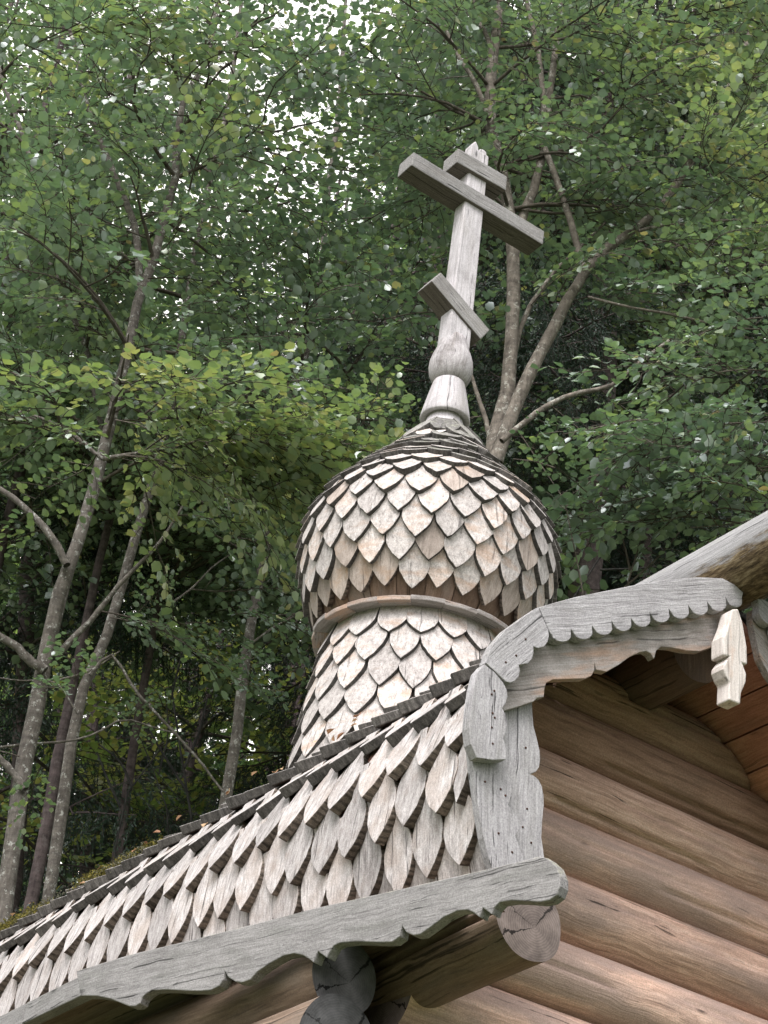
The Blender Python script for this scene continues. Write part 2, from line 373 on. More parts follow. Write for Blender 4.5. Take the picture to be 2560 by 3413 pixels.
def log(mb, p0, p1, r0, r1, seg=28, nl=14, wob=0.012, mats=(0, 1, 1), tint=None, grooves=()):
    """a round log with a slightly uneven surface and flat end faces"""
    p0, p1 = np.asarray(p0, float), np.asarray(p1, float)
    d = p1 - p0; Lg = np.linalg.norm(d); u, w = frame_for(d); off = roff()
    ph = [random.uniform(0, 6.28) for _ in range(6)]
    V, G, Fc, Ms = [], [], [], []
    for i in range(nl + 1):
        t = i / nl; r = r0 + (r1 - r0) * t; c = p0 + d * t
        c = c + u * wob * 0.5 * math.sin(3 * t + ph[0]) + w * wob * 0.5 * math.sin(2.3 * t + ph[1])
        for k in range(seg):
            a = 2 * math.pi * k / seg
            gv = 1.0
            for (ga, t0_, t1_, dp) in grooves:
                if k == int(round((ga % 360) / 360 * seg)) % seg and t0_ < t < t1_: gv = 1 - dp
            rr = gv * r * (1 + wob * (math.sin(2 * a + ph[2]) + 0.6 * math.sin(3 * a + ph[3] + 2 * t) + 0.5 * math.sin(5 * a + ph[4] - 3 * t)) * 1.2)
            V.append(c + rr * (math.cos(a) * u + math.sin(a) * w))
            G.append(np.array([math.cos(a) * r, t * Lg, math.sin(a) * r]) + off)
    for i in range(nl):
        for k in range(seg):
            k2 = (k + 1) % seg
            Fc.append((i * seg + k, i * seg + k2, (i + 1) * seg + k2, (i + 1) * seg + k)); Ms.append(mats[0])
    for end, mi in ((0, mats[1]), (nl, mats[2])):
        b = len(V)
        c = sum(V[end * seg:(end + 1) * seg]) / seg
        for k in range(seg):
            V.append(V[end * seg + k].copy())
            e = V[-1] - c
            G.append(np.array([e @ u, e @ w, 0.0]) + np.array([0.02, 0.013, 0]))
        V.append(c); G.append(np.array([0.02, 0.013, 0.0]))
        for k in range(seg):
            k2 = (k + 1) % seg
            Fc.append((b + k2, b + k, b + seg) if end == 0 else (b + k, b + k2, b + seg)); Ms.append(mi)
    if np.dot(np.cross(u, w), d) < 0: Fc = [f[::-1] for f in Fc]
    mb.piece(V, Fc, Ms, G, tint)

def shade_logs(o):
    me = o.data
    s = [len(p.vertices) == 4 for p in me.polygons]
    me.polygons.foreach_set('use_smooth', s)

# ============================================================================
# THE CHAPEL
# ============================================================================
chapel = empty('log_chapel', (-2.0, 0, 0),
               'weathered log chapel with shingled barrel roof, onion dome and wooden cross', 'chapel')

# --- profile of the barrel (bochka) roof, left half, from eave to ridge (|y|, z) ---
PROF = np.array([(0.850, 3.80), (0.885, 3.90), (0.925, 4.01), (0.955, 4.12), (0.972, 4.24), (0.975, 4.34), (0.960, 4.44),
                 (0.925, 4.535), (0.875, 4.61), (0.80, 4.675), (0.70, 4.735), (0.55, 4.825), (0.40, 4.925), (0.25, 5.03), (0.12, 5.12), (0.0, 5.20)])
SEG = np.linalg.norm(np.diff(PROF, axis=0), axis=1); ARC = np.concatenate([[0], np.cumsum(SEG)])
def prof(s):
    y = np.interp(s, ARC, PROF[:, 0]); z = np.interp(s, ARC, PROF[:, 1])
    e = 0.03
    y2 = np.interp(s + e, ARC, PROF[:, 0]); z2 = np.interp(s + e, ARC, PROF[:, 1])
    y1 = np.interp(s - e, ARC, PROF[:, 0]); z1 = np.interp(s - e, ARC, PROF[:, 1])
    t = np.array([y2 - y1, z2 - z1]); t /= np.linalg.norm(t)
    return np.array([y, z]), t, np.array([t[1], -t[0]])      # point, tangent (up), outward normal
XB, XF = -4.9, -0.03

# roof boards, running along the ridge
mb = MB()
for side in (-1, 1):
    s = 0.02
    while s < ARC[-1] - 0.03:
        w = min(0.135 + random.uniform(-0.012, 0.012), ARC[-1] - s - 0.005)
        a, _, na = prof(s + 0.002); b, _, nb = prof(s + w - 0.003)
        n = (na + nb); n /= np.linalg.norm(n)
        a2 = a - n * 0.055; b2 = b - n * 0.055
        T = b2 - a2; wl = np.linalg.norm(T); T /= wl; n = np.array([T[1], -T[0]])
        A = np.array([0, side * T[0], T[1]]); Nn = np.array([0, side * n[0], n[1]])
        prism(mb, [(XB, 0), (XF, 0), (XF, wl), (XB, wl)], (1, 0, 0), A, Nn, (0, side * a2[0], a2[1]), 0, 0.028, grain=(1, 0))
        s += w
roof = mb.build('roof_boards', [M_PLANK], chapel, bevel=0.002)

# shingles
def ogive(h, Lc, tip, n=7, flat=0.0, jit=0.0, ex=2.1):
    """outline from top-left down to the point and back up; v runs down"""
    pts = [(-h, 0)]
    v0 = Lc - tip
    for i in range(n + 1):
        q = i / n
        x = h * (1 - q ** ex) * (1 - flat) + h * flat * (1 - 0.35 * q * q)
        if q == 1: x = h * flat * 0.65
        pts.append((-max(x, 0.0), v0 + tip * q))
    left = pts[:]
    right = [(-a, b) for a, b in left[::-1] if a < -1e-6]
    out = left + right
    if jit: out = [(a + random.uniform(-jit, jit), b + random.uniform(-jit, jit)) for a, b in out]
    return out

def wedge(mb, outl, O, U, Vv, N, Lc, off_t, off_b, th_t, th_b, mats, tint=None, grain_v=True):
    """shingle: outline (u,v); its outer face rises from off_t at the top to off_b at the butt"""
    n = len(outl); off = roff(); V = []; G = []
    for layer in (0, 1):
        for u, v in outl:
            q = v / Lc
            o = off_t + (off_b - off_t) * q - layer * (th_t + (th_b - th_t) * q)
            V.append(O + u * U + v * Vv + o * N); G.append(np.array([u, v, layer * 0.02]) + off)
    # separate side ring so the edge keeps its own shading
    fs = [tuple(range(n)), tuple(range(2 * n - 1, n - 1, -1))]; ms = [mats[0], mats[1]]
    for i in range(n):
        j = (i + 1) % n; fs.append((i, n + i, n + j, j)); ms.append(mats[1])
    area = sum(outl[i][0] * outl[(i + 1) % n][1] - outl[(i + 1) % n][0] * outl[i][1] for i in range(n))
    if area * np.dot(np.cross(U, Vv), N) < 0: fs = [f[::-1] for f in fs]
    mb.piece(V, fs, ms, G, tint)

def s_of_z(z):   # arc length on the lower (monotone) profile
    return float(np.interp(z, PROF[:, 1], ARC))
mb = MB()
tips = [s_of_z(3.80), s_of_z(3.935), s_of_z(4.085), s_of_z(4.25)]
while tips[-1] + 0.17 < ARC[-1] - 0.02: tips.append(tips[-1] + 0.168)
PW = 0.152
for side in (-1, 1):
    for k, st in enumerate(tips):
        Lc = 0.33 if k else 0.26
        if st + Lc > ARC[-1]: Lc = ARC[-1] - st - 0.005
        if Lc < 0.1: continue
        nx = int((XF - XB) / PW)
        for i in range(nx + 1):
            x = XF + 0.005 - PW * (i + (0.5 if k % 2 else 0.0))
            if x < XB: continue
            hw = PW * 0.5 - 0.001
            if x + hw > XF + 0.01:
                hw = PW * 0.25 - 0.001; x -= PW * 0.25
            ds = random.uniform(-0.014, 0.014) if st < s_of_z(4.58) else random.uniform(-0.034, 0.034)
            pt, tt, nt_ = prof(st + ds); pu, tu, nu = prof(min(st + Lc + ds, ARC[-1]))
            up = 0.5 * (0.0)
            lift_b = 0.046 + random.uniform(-0.006, 0.008); lift_t = 0.004
            Pb = pt; Pt = pu
            Vd = Pb - Pt; l = np.linalg.norm(Vd); Vd /= l
            nn = np.array([-Vd[1], Vd[0]])
            if nn @ nt_ < 0: nn = -nn
            yaw = random.uniform(-0.05, 0.05)
            U = np.array([math.cos(yaw), 0, 0]) + math.sin(yaw) * np.array([0, side * Vd[0], Vd[1]])
            V3 = np.array([0, side * Vd[0], Vd[1]]) * math.cos(yaw) - math.sin(yaw) * np.array([1.0, 0, 0])
            N3 = np.array([0, side * nn[0], nn[1]])
            O = np.array([x, side * Pt[0], Pt[1]])
            if k == 0:
                outl = [(-hw, 0), (-hw, l), (hw, l), (hw, 0)]
            else:
                ll = min(l, random.uniform(0.235, 0.262)); h2 = hw * random.uniform(0.97, 1.06); tg = 0.42 * h2
                left = [(-tg, 0.0)] if l > ll + 0.01 else []
                for j in range(13):
                    q = 0.10 + 0.90 * j / 12
                    xx = h2 * (1 - abs(2 * q - 1) ** (1.9 if q > 0.5 else 2.2))
                    left.append((-max(xx, tg if q < 0.2 else 0.0), l - ll * (1 - q)))
                right = [(-a_, b_) for a_, b_ in left[::-1] if a_ < -1e-6]
                sk = random.uniform(-0.006, 0.006)
                outl = [(a_ + random.uniform(-0.0018, 0.0018) + sk * b_ / l, b_ + random.uniform(-0.002, 0.002)) for a_, b_ in left + right]
            mossy = st > s_of_z(4.60)
            thick = random.uniform(0.032, 0.044) if st < s_of_z(4.58) else random.uniform(0.028, 0.062)
            wedge(mb, outl, O, U, V3, N3, l, lift_t, lift_b if k else 0.02, 0.012, thick if k else 0.02,
                  (2 if mossy and random.random() < 0.75 else 0, 1 if st > s_of_z(4.3) else 3), )
mb.build('roof_shingles', [M_SHINGLE_R, M_EDGE, M_MOSSY, M_EDGE_D], roof, bevel=0.0035)

# ridge log with a rotten end
mb = MB()
log(mb, (XB, 0.0, 5.268), (0.46, 0.0, 5.268), 0.128, 0.128, seg=36, nl=60, wob=0.012, mats=(0, 1, 1), tint=0.6)
ridge = mb.build('ridge_log', [M_RIDGE, M_ROT], chapel, bevel=0.004); shade_logs(ridge)

# --- gable boards -----------------------------------------------------------
def outl_plane(pts, X):
    return [tuple(on(px, py, 0, X)[1:]) for px, py in pts]
ZA = (1300, 1950, 2.2114); ZB = (2000, 1650, 2.764); ZC = (1400, 1750, 1.43)
def zz(z, L): return [(z[0] + a / z[2], z[1] + b / z[2]) for a, b in L]
def arcs(cusps, depth):      # scalloped edge: lobes hanging between cusps (image-independent: plane coords)
    out = []
    for (y0, z0), (y1, z1) in zip(cusps[:-1], cusps[1:]):
        dy, dz = y1 - y0, z1 - z0; c = math.hypot(dy, dz); nx, nz = dz / c, -dy / c
        if nz > 0: nx, nz = -nx, -nz
        for i in range(9):
            q = i / 9
            h = depth * c * math.sqrt(max(0.0, 1 - (2 * q - 1) ** 2)) ** 0.9
            out.append((y0 + dy * q + nx * h, z0 + dz * q + nz * h))
    out.append(cusps[-1]); return out

XA, XBd, XC1, XC2 = 0.075, 0.035, 0.035, 0.004
SEG1 = outl_plane(zz(ZA, [(695, 583), (645, 640), (615, 760), (595, 900), (582, 1050), (596, 1170), (640, 1272), (760, 1290), (856, 1286),
        (860, 1220), (853, 1170), (835, 1130), (858, 1075), (867, 1020), (858, 960), (828, 908), (855, 870), (869, 820), (862, 770), (835, 718), (770, 640)]), XA)
SEG2 = outl_plane(zz(ZA, [(703, 575), (725, 500), (760, 430), (850, 330), (980, 235), (1090, 162), (1120, 235), (1165, 330), (1171, 380), (1160, 420),
        (1135, 455), (1095, 468), (1055, 456), (1057, 500), (1045, 545), (1015, 580), (948, 590), (957, 635), (945, 680), (915, 712), (880, 722), (850, 712), (775, 640)]), XA)
cus = [(1300 + 1172 / 2.2114, 1950 + 335 / 2.2114), (1904, 2097), (1974, 2086), (2039, 2071), (2104, 2061), (2166, 2043), (2230, 2030), (2295, 2018), (2358, 2006), (2419, 1992), (2474, 1992)]
SEG3 = outl_plane([(1797, 2024), (1850, 2008), (1925, 1988), (2000, 1973), (2110, 1951), (2217, 1932), (2329, 1923), (2409, 1927), (2480, 1965)], XA) \
     + arcs(outl_plane(cus, XA)[::-1], 0.42)
BB = outl_plane(zz(ZA, [(700, 905), (845, 925), (950, 895), (1060, 858), (1085, 832), (1136, 826), (1140, 765), (1152, 722), (1200, 697), (1330, 692), (1440, 690),
        (1485, 670), (1508, 630), (1508, 570)]) + zz(ZC, [(842, 690), (890, 699), (945, 668), (1000, 628), (1050, 605), (1080, 600), (1100, 612), (1117, 637),
        (1126, 600), (1150, 580), (1200, 583), (1270, 598), (1335, 602), (1395, 582), (1440, 545), (1462, 480), (1485, 405), (1485, 350)])
        + [(2330, 1990), (2150, 2020), (2000, 2045), (1850, 2080), (1740, 2180)], XBd)
C1 = outl_plane(zz(ZA, [(597, 1180), (612, 1330), (632, 1480), (655, 1650), (690, 1860), (725, 2000), (775, 2150), (1010, 2110), (985, 2010), (945, 1900), (926, 1850),
        (958, 1800), (945, 1730), (915, 1680), (873, 1620), (902, 1560), (905, 1490), (880, 1410), (833, 1347), (850, 1310), (855, 1180)]), XC1)
C2 = outl_plane(zz(ZA, [(740, 800), (800, 1300), (880, 1900), (920, 2150), (1150, 2100), (1140, 2030), (1134, 1980), (1118, 1860), (1123, 1750), (1136, 1620), (1133, 1550), (1122, 1485),
        (1095, 1432), (1062, 1405), (1032, 1393), (1075, 1378), (1100, 1345), (1108, 1290), (1106, 1225), (1083, 1130), (1060, 1040), (1052, 950), (1047, 830), (1040, 700)]), XC2)
def gable(name, pts, X, th, mat, grain, tint, nails=()):
    for side in (1, -1):
        mb = MB()
        prism(mb, [(side * y, z) for y, z in pts], (0, 1, 0), (0, 0, 1), (1, 0, 0), (X, 0, 0), -th, 0, grain=(side * grain[0], grain[1]), tint=tint)
        for (ny, nz_) in outl_plane(zz(ZA, nails), X):
            prism(mb, [(side * ny + 0.0042 * math.cos(q), nz_ + 0.0042 * math.sin(q)) for q in np.arange(6) * math.pi / 3], (0, 1, 0), (0, 0, 1), (1, 0, 0), (X, 0, 0), -0.003, 0.0025, mats=(1, 1, 1))
        mb.build(name, [mat, M_NAIL], chapel, bevel=0.0022)
gable('scalloped_gable_board', SEG1, XA, 0.034, M_GREY, (-0.05, 1), 0.55, [(768, 780), (750, 806), (756, 945), (772, 978), (750, 1050), (757, 1170)])
gable('scalloped_gable_board', SEG2, XA + 0.002, 0.034, M_GREY, (0.62, 0.78), 0.6, [(853, 570), (1000, 400), (930, 520)])
gable('scalloped_gable_board', SEG3, XA, 0.034, M_GREY, (0.9, 0.43), 0.3)
gable('wavy_gable_board', BB, XBd, 0.03, M_WARM, (0.9, 0.43), 0.45)
gable('gable_post_board', C1, XC1, 0.028, M_GREY, (-0.12, 1), 0.4, [(815, 1505), (850, 1552), (800, 1830), (900, 1970), (700, 1450)])
gable('gable_post_board', C2, XC2, 0.028, M_GREY, (-0.05, 1), 0.75, [(1000, 1200), (1010, 1650), (978, 1785), (1040, 1900)])

# pendant board hanging at the apex
mb = MB()
PE = outl_plane(zz(ZB, [(1222, 1050), (1195, 1170), (1150, 1285), (1140, 1300), (1138, 1440), (1140, 1472), (1192, 1488), (1140, 1560), (1138, 1600), (1165, 1670), (1196, 1725), (1190, 1885),
      (1296, 1927), (1302, 1830), (1345, 1725), (1352, 1650), (1312, 1545), (1360, 1562), (1356, 1400), (1335, 1280), (1318, 1180), (1275, 1045)]), 0.115)
prism(mb, PE, (0, 1, 0), (0, 0, 1), (1, 0, 0), (0.115, 0, 0), -0.06, 0, grain=(0, 1), tint=0.5)
mb.build('pendant_board', [M_PEND], chapel, bevel=0.005)

# --- log walls ---------------------------------------------------------------
XW = -0.5
seams = [4.79, 4.60, 4.41, 4.205, 4.0, 3.77, 3.56, 3.35]
cents = [4.885] + [0.5 * (a + b) for a, b in zip(seams[:-1], seams[1:])]
z = 3.35
while z > 0.15: cents.append(z - 0.105); z -= 0.21
for i, z in enumerate(cents):
    mb = MB()
    r = 0.1135 if i < 7 else 0.115
    ye = 1.12 if z < 3.7 else 1.0
    log(mb, (XW, -0.86 if 3.3 < z < 3.72 else -ye, z), (XW, ye, z + random.uniform(-0.004, 0.004)), r * random.uniform(0.99, 1.02), r * random.uniform(0.97, 1.01), seg=64, nl=40, wob=0.014, grooves=[(random.uniform(-42, 25), ga_, ga_ + random.uniform(0.2, 0.5), random.uniform(0.05, 0.14)) for ga_ in (random.uniform(0.2, 0.45), random.uniform(0.4, 0.7))],
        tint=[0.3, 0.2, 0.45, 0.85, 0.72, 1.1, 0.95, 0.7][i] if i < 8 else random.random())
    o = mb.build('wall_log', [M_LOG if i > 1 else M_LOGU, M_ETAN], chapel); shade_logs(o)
    if z > 3.85:      # trim the gable logs to the barrel
        bm = bmesh.new(); bm.from_mesh(o.data); ofs = Vector(o.location) + Vector(chapel.location)
        s = 0.1
        for j in range(24):
            a, t_, n_ = prof(s); s += ARC[-1] / 25
            if abs(a[1] - z) > 0.34: continue
            for side in (-1, 1):
                co = Vector((0, side * (a[0] - n_[0] * 0.062), a[1] - n_[1] * 0.062)) - ofs
                bmesh.ops.bisect_plane(bm, geom=bm.verts[:] + bm.edges[:] + bm.faces[:], plane_co=co, plane_no=Vector((0, side * n_[0], n_[1])), clear_outer=True)
        be = [e for e in bm.edges if e.is_boundary]
        if be: bmesh.ops.holes_fill(bm, edges=be)
        bm.to_mesh(o.data); bm.free()

# side walls
for side in (-1, 1):
    for j, (y, z, xe, r) in enumerate([(1.065, 3.625, -0.44, 0.112), (1.105, 3.425, -0.385, 0.122)] + [(1.09, 3.21 - 0.21 * q, -0.38, 0.12) for q in range(15)]):
        mb = MB()
        log(mb, (XB, side * y, z), (xe, side * y, z), r, r, seg=40, nl=24, wob=0.02, mats=(0, 1, 1), tint=0.35 + 0.3 * random.random())
        o = mb.build('side_wall_log', [M_LOGG, M_EGREY], chapel, bevel=0.004); shade_logs(o)
    mb = MB()
    log(mb, (-0.75, side * 0.79, 3.715), (0.105, side * 0.825, 3.742), 0.108, 0.112, seg=56, nl=16, wob=0.02, grooves=[(2 if side < 0 else 178, 0.2, 1.1, 0.30)], mats=(0, 1, 1), tint=0.4)
    o = mb.build('eave_bearer_log', [M_LOGG, M_ETAN], chapel, bevel=0.004); shade_logs(o)
mb = MB()
log(mb, (-4.8, -0.05, 5.005), (-0.12, -0.05, 4.99), 0.112, 0.112, seg=32, nl=16, wob=0.01, mats=(0, 1, 1), tint=0.4)
o = mb.build('ridge_purlin', [M_LOGD, M_LOGD], chapel); shade_logs(o)

# --- carved eave board -------------------------------------------------------
EA = np.array([0.42, -0.985, 0]); EBp = np.array([-1.42, -1.385, 0])
ed = (EA - EBp) / np.linalg.norm(EA - EBp); en = np.array([ed[1], -ed[0], 0])
def on_eave(px, py):
    d = ray(px, py); t = ((EBp - CAM) @ en) / (d @ en); p = CAM + d * t
    return ((p - EBp) @ ed, p[2])
ZD = (800, 2800, 1.3825); ZE = (0, 2850, 1.8433)
top = zz(ZD, [(1418, 97), (1400, 103), (1160, 160), (800, 242), (400, 330), (0, 432)]) + zz(ZE, [(1250, 540), (850, 635), (520, 735)])
end = zz(ZE, [(548, 888)])
low = zz(ZE, [(640, 888), (730, 905), (790, 930), (850, 952), (885, 952), (912, 935), (925, 900), (945, 880), (985, 855), (1080, 850), (1200, 858), (1290, 860), (1345, 855),
      (1400, 828), (1425, 790), (1432, 735), (1455, 775), (1500, 803), (1540, 808), (1590, 790)]) + \
      zz(ZD, [(120, 625), (180, 585), (240, 552), (290, 542), (330, 550), (358, 568), (378, 584), (398, 533), (440, 562), (448, 545), (470, 508), (500, 494), (580, 487), (690, 492), (740, 490),
      (775, 465), (786, 415), (805, 445), (840, 460), (870, 455), (920, 420), (980, 375), (1040, 347), (1090, 343), (1120, 358), (1143, 378), (1158, 333), (1200, 365), (1210, 335), (1235, 308),
      (1290, 300), (1360, 303), (1420, 308), (1465, 300), (1500, 275), (1515, 235), (1515, 190), (1495, 140), (1460, 108)])
EO = [on_eave(*p) for p in top + end + low]
def eave(sign):
    mb = MB()
    S = np.array([1, sign, 1.0])
    prism(mb, EO, ed * S, (0, 0, 1), -en * S, EBp * S, -0.036, 0, grain=(0.98, 0.0), tint=0.55)
    mb.build('carved_eave_board', [M_GREEN], chapel, bevel=0.003)
    # plain eave planks carrying on behind it, and the soffit between eave and wall
    mb = MB(); x = -1.40
    zt, zb = [on(*p, 1, -1.36)[2] for p in ((200, 3300), (200, 3345))]
    while x > XB:
        x2 = max(x - 0.55, XB)
        boxp(mb, ((x + x2) / 2 , sign * 1.345, (zt + zb) / 2 + random.uniform(-0.004, 0.004)), ((x - x2) / 2 - 0.002, 0.022, (zt - zb) / 2 + 0.012), grain=0)
        x = x2
    mb.build('eave_plank', [M_GREEN], chapel, bevel=0.004)
    mb = MB()
    q0, q1 = 0.86, 1.32
    for i in range(4):
        a = q0 + (q1 - q0) * i / 4; b = q0 + (q1 - q0) * (i + 1) / 4 - 0.004
        boxp(mb, ((XB - 1.3) / 2, sign * (a + b) / 2, 3.775 - 0.0 * i), ((-1.3 - XB) / 2, (b - a) / 2, 0.012), grain=0)
    # the part that narrows toward the front corner
    for (x0, x1) in ((-1.30, -0.6), (-0.598, -0.02)):
        ya0, ya1 = 0.86, 0.86
        f = lambda xx: 1.385 - (xx + 1.42) * (0.4 / 1.84) - 0.055
        V = []; 
        for zq in (3.765, 3.787):
            V += [(x0, sign * ya0, zq), (x1, sign * ya1, zq), (x1, sign * f(x1), zq), (x0, sign * f(x0), zq)]
        fs = [(0, 1, 2, 3), (7, 6, 5, 4), (0, 4, 5, 1), (1, 5, 6, 2), (2, 6, 7, 3), (3, 7, 4, 0)]
        mb.piece(V, fs, 0, [(v[1], v[0], v[2]) for v in V])
    mb.build('eave_soffit', [M_LOGG], chapel)
eave(1); eave(-1)

# --- onion dome ----------------------------------------------------------------
DX, DZ = -1.904, 6.235
def surf(prof_pts):
    P = np.array(prof_pts)
    arc = np.concatenate([[0], np.cumsum(np.linalg.norm(np.diff(P, axis=0), axis=1))])
    def f(s):
        e = 0.012
        p = np.array([np.interp(s, arc, P[:, 0]), np.interp(s, arc, P[:, 1])])
        a = np.array([np.interp(s - e, arc, P[:, 0]), np.interp(s - e, arc, P[:, 1])])
        b = np.array([np.interp(s + e, arc, P[:, 0]), np.interp(s + e, arc, P[:, 1])])
        t = b - a; t /= np.linalg.norm(t)
        return p, t, np.array([t[1], -t[0]])
    return P, arc, f
def lathe(mb, P, seg=48, mat=0, tint=None, cx=DX, cz=DZ, planks=0):
    V, G, Fc = [], [], []; off = roff(); n = len(P); l = 0; rmax = max(q[0] for q in P)
    for i, (r, z_) in enumerate(P):
        if i: l += math.hypot(r - P[i - 1][0], z_ - P[i - 1][1])
        for k in range(seg):
            a = 2 * math.pi * k / seg
            V.append((cx + r * math.cos(a), r * math.sin(a), cz + z_)); G.append(np.array([math.cos(a) * rmax, l, math.sin(a) * rmax]) + off)
    for i in range(n - 1):
        for k in range(seg):
            k2 = (k + 1) % seg
            Fc.append((i * seg + k, i * seg + k2, (i + 1) * seg + k2, (i + 1) * seg + k))
    Fc.append(tuple(range(seg - 1, -1, -1))); Fc.append(tuple((n - 1) * seg + k for k in range(seg)))
    mb.piece(V, Fc, mat, G, tint)
DP = [(0.35, -0.545), (0.385, -0.50), (0.435, -0.43), (0.478, -0.33), (0.515, -0.22), (0.535, -0.11), (0.538, -0.02), (0.520, 0.06), (0.482, 0.125), (0.432, 0.19),
      (0.375, 0.25), (0.315, 0.315), (0.255, 0.385), (0.195, 0.455), (0.145, 0.53), (0.105, 0.61), (0.08, 0.69), (0.07, 0.76)]
P, arc, df = surf(DP)
# core of vertical boards
mb = MB(); NB = 22
ss = np.linspace(0, arc[-1], 26)
for b in range(NB):
    a0, a1 = 2 * math.pi * b / NB + 0.006, 2 * math.pi * (b + 1) / NB - 0.006
    V, G, Fc = [], [], []; off = roff()
    for i, s in enumerate(ss):
        p, t, n_ = df(s); r = p[0] - 0.012
        for q in range(4):
            a = a0 + (a1 - a0) * q / 3
            V.append((DX + r * math.cos(a), r * math.sin(a), DZ + p[1])); G.append(np.array([(a - a0) * 0.5, s, 0]) + off)
    for i in range(len(ss) - 1):
        for q in range(3):
            Fc.append((i * 4 + q, i * 4 + q + 1, (i + 1) * 4 + q + 1, (i + 1) * 4 + q))
    mb.piece(V, Fc, 0, G)
lathe(mb, [(max(p[0] - 0.02, 0.02), p[1]) for p in DP], 40, 0, 0.1)
dome = mb.build('onion_dome', [M_DOMEBOARD], chapel)

def shingle_ring(mb, f, s_tip, N, phase, Lc, hw_scale, off_t, off_b, th, mats, pointed=0.0, tipfrac=0.55, ex=2.0):
    p, t, n_ = f(s_tip); pu, tu, nu = f(s_tip + Lc)
    for k in range(N):
        ds = random.uniform(-0.010, 0.010)
        a = 2 * math.pi * (k + phase) / N + random.uniform(-0.014, 0.014)
        er = np.array([math.cos(a), math.sin(a), 0]); et = np.array([-math.sin(a), math.cos(a), 0]); ez = np.array([0, 0, 1.0])
        Pt = np.array([DX, 0, DZ]) + pu[0] * er + (pu[1] + ds) * ez
        Pb = np.array([DX, 0, DZ]) + p[0] * er + (p[1] + ds) * ez
        V3 = Pb - Pt; l = np.linalg.norm(V3); V3 /= l
        N3 = np.cross(et, V3)
        if N3 @ er * n_[0] + N3[2] * n_[1] < 0: N3 = -N3
        hw = max(pu[0], p[0]) * math.sin(math.pi / N) * hw_scale * random.uniform(0.92, 1.06)
        hwt = max(pu[0], 0.03) * math.tan(math.pi / N) * 1.0
        outl = ogive(hw, l, l * tipfrac, 7, pointed, 0.0018, ex)
        outl = [((u * (1 if v > l * 0.3 else min(1, (hwt / hw) + 0.15))), v) for u, v in outl]
        m0, m1 = mats() if callable(mats) else mats
        wedge(mb, outl, Pt, et, V3, N3, l, off_t, off_b + random.uniform(-0.003, 0.003), 0.008, th * random.uniform(0.85, 1.15), (m0, m1))
mb = MB()
def s_at(zv):     # arc position on the dome at height zv
    return float(np.interp(zv, P[:, 1], arc))
tipz = [-0.455, -0.365, -0.27, -0.175, -0.09, -0.005]
for i, zv in enumerate(tipz):
    low = i < 1
    shingle_ring(mb, df, s_at(zv), 26, 0.5 * (i % 2) + 0.1, 0.20, 1.02, 0.004, 0.030 if low else 0.040, 0.026 if low else 0.036,
                 (lambda low=low: ((4 if random.random() < (0.8 if low else 0.07) else 0), 1 if not low else 3)), 0.0, 0.50, 1.75)
s = s_at(tipz[-1]); i = 6
for step, N, flat in ((0.088, 26, 0.12), (0.085, 26, 0.3), (0.08, 22, 0.6), (0.072, 18, 0.9), (0.072, 15, 1.0), (0.07, 12, 1.0), (0.07, 10, 1.0), (0.07, 8, 1.0), (0.07, 7, 1.0), (0.07, 6, 1.0)):
    s += step
    if s + 0.27 > arc[-1]: break
    lo = i
    shingle_ring(mb, df, s, N, 0.5 * (i % 2) + 0.1 + (0.13 * i if N < 20 else 0), min(0.17, arc[-1] - s - 0.005), 1.02, 0.004, 0.034, 0.031,
                 (lambda lo=lo: ((2 if random.random() < (0.05 if lo < 7 else 0.3 if lo < 9 else 0.7) else 0), 1)), flat, 0.5)
    i += 1
mb.build('dome_shingles', [M_SHINGLE, M_EDGE, M_MOSSY, M_EDGE_D, M_SHINGLE_B], dome, bevel=0.003)

# drum
DR = [(0.485, -1.62), (0.448, -1.25), (0.424, -1.0), (0.41, -0.85), (0.392, -0.68), (0.375, -0.56), (0.365, -0.49)]
P2, arc2, rf = surf(DR)
mb = MB(); lathe(mb, DR, 48, 0, 0.4)
drum = mb.build('drum', [M_DOMEBOARD], chapel, smooth=False)
mb = MB()
def s2(zv): return float(np.interp(zv, P2[:, 1], arc2))
for i, zv in enumerate([-1.45, -1.32, -1.19, -1.055, -0.925, -0.795, -0.665]):
    shingle_ring(mb, rf, s2(zv), 20, 0.5 * (i % 2) + 0.18, min(0.25, arc2[-1] - s2(zv)), 1.03, 0.004, 0.038, 0.032, (0, 1), 0.0, 0.46, 1.8)
mb.build('drum_shingles', [M_SHINGLE, M_EDGE, M_MOSSY, M_EDGE_D], drum, bevel=0.003)
# flared ring of short boards between drum and dome
mb = MB(); NR = 20
for k in range(NR):
    a = 2 * math.pi * (k + 0.3) / NR
    er = np.array([math.cos(a), math.sin(a), 0]); et = np.array([-math.sin(a), math.cos(a), 0])
    r0, r1 = 0.33, 0.452 + random.uniform(-0.005, 0.005)
    dr = er * math.cos(0.13) + np.array([0, 0, -math.sin(0.13)])
    nn = np.cross(dr, et); nn = nn if nn[2] > 0 else -nn
    h0, h1 = r0 * math.tan(math.pi / NR), r1 * math.tan(math.pi / NR)
    prism(mb, [(r0, -h0), (r1 - 0.004, -h1), (r1 + 0.004, 0), (r1 - 0.004, h1 - 0.002), (r0, h0 - 0.002)], dr, et, nn, (DX, 0, DZ - 0.449 + random.uniform(-0.007, 0.007)), -0.021, 0, grain=(0, 1))
mb.build('drum_ring', [M_WARM], chapel, bevel=0.003)

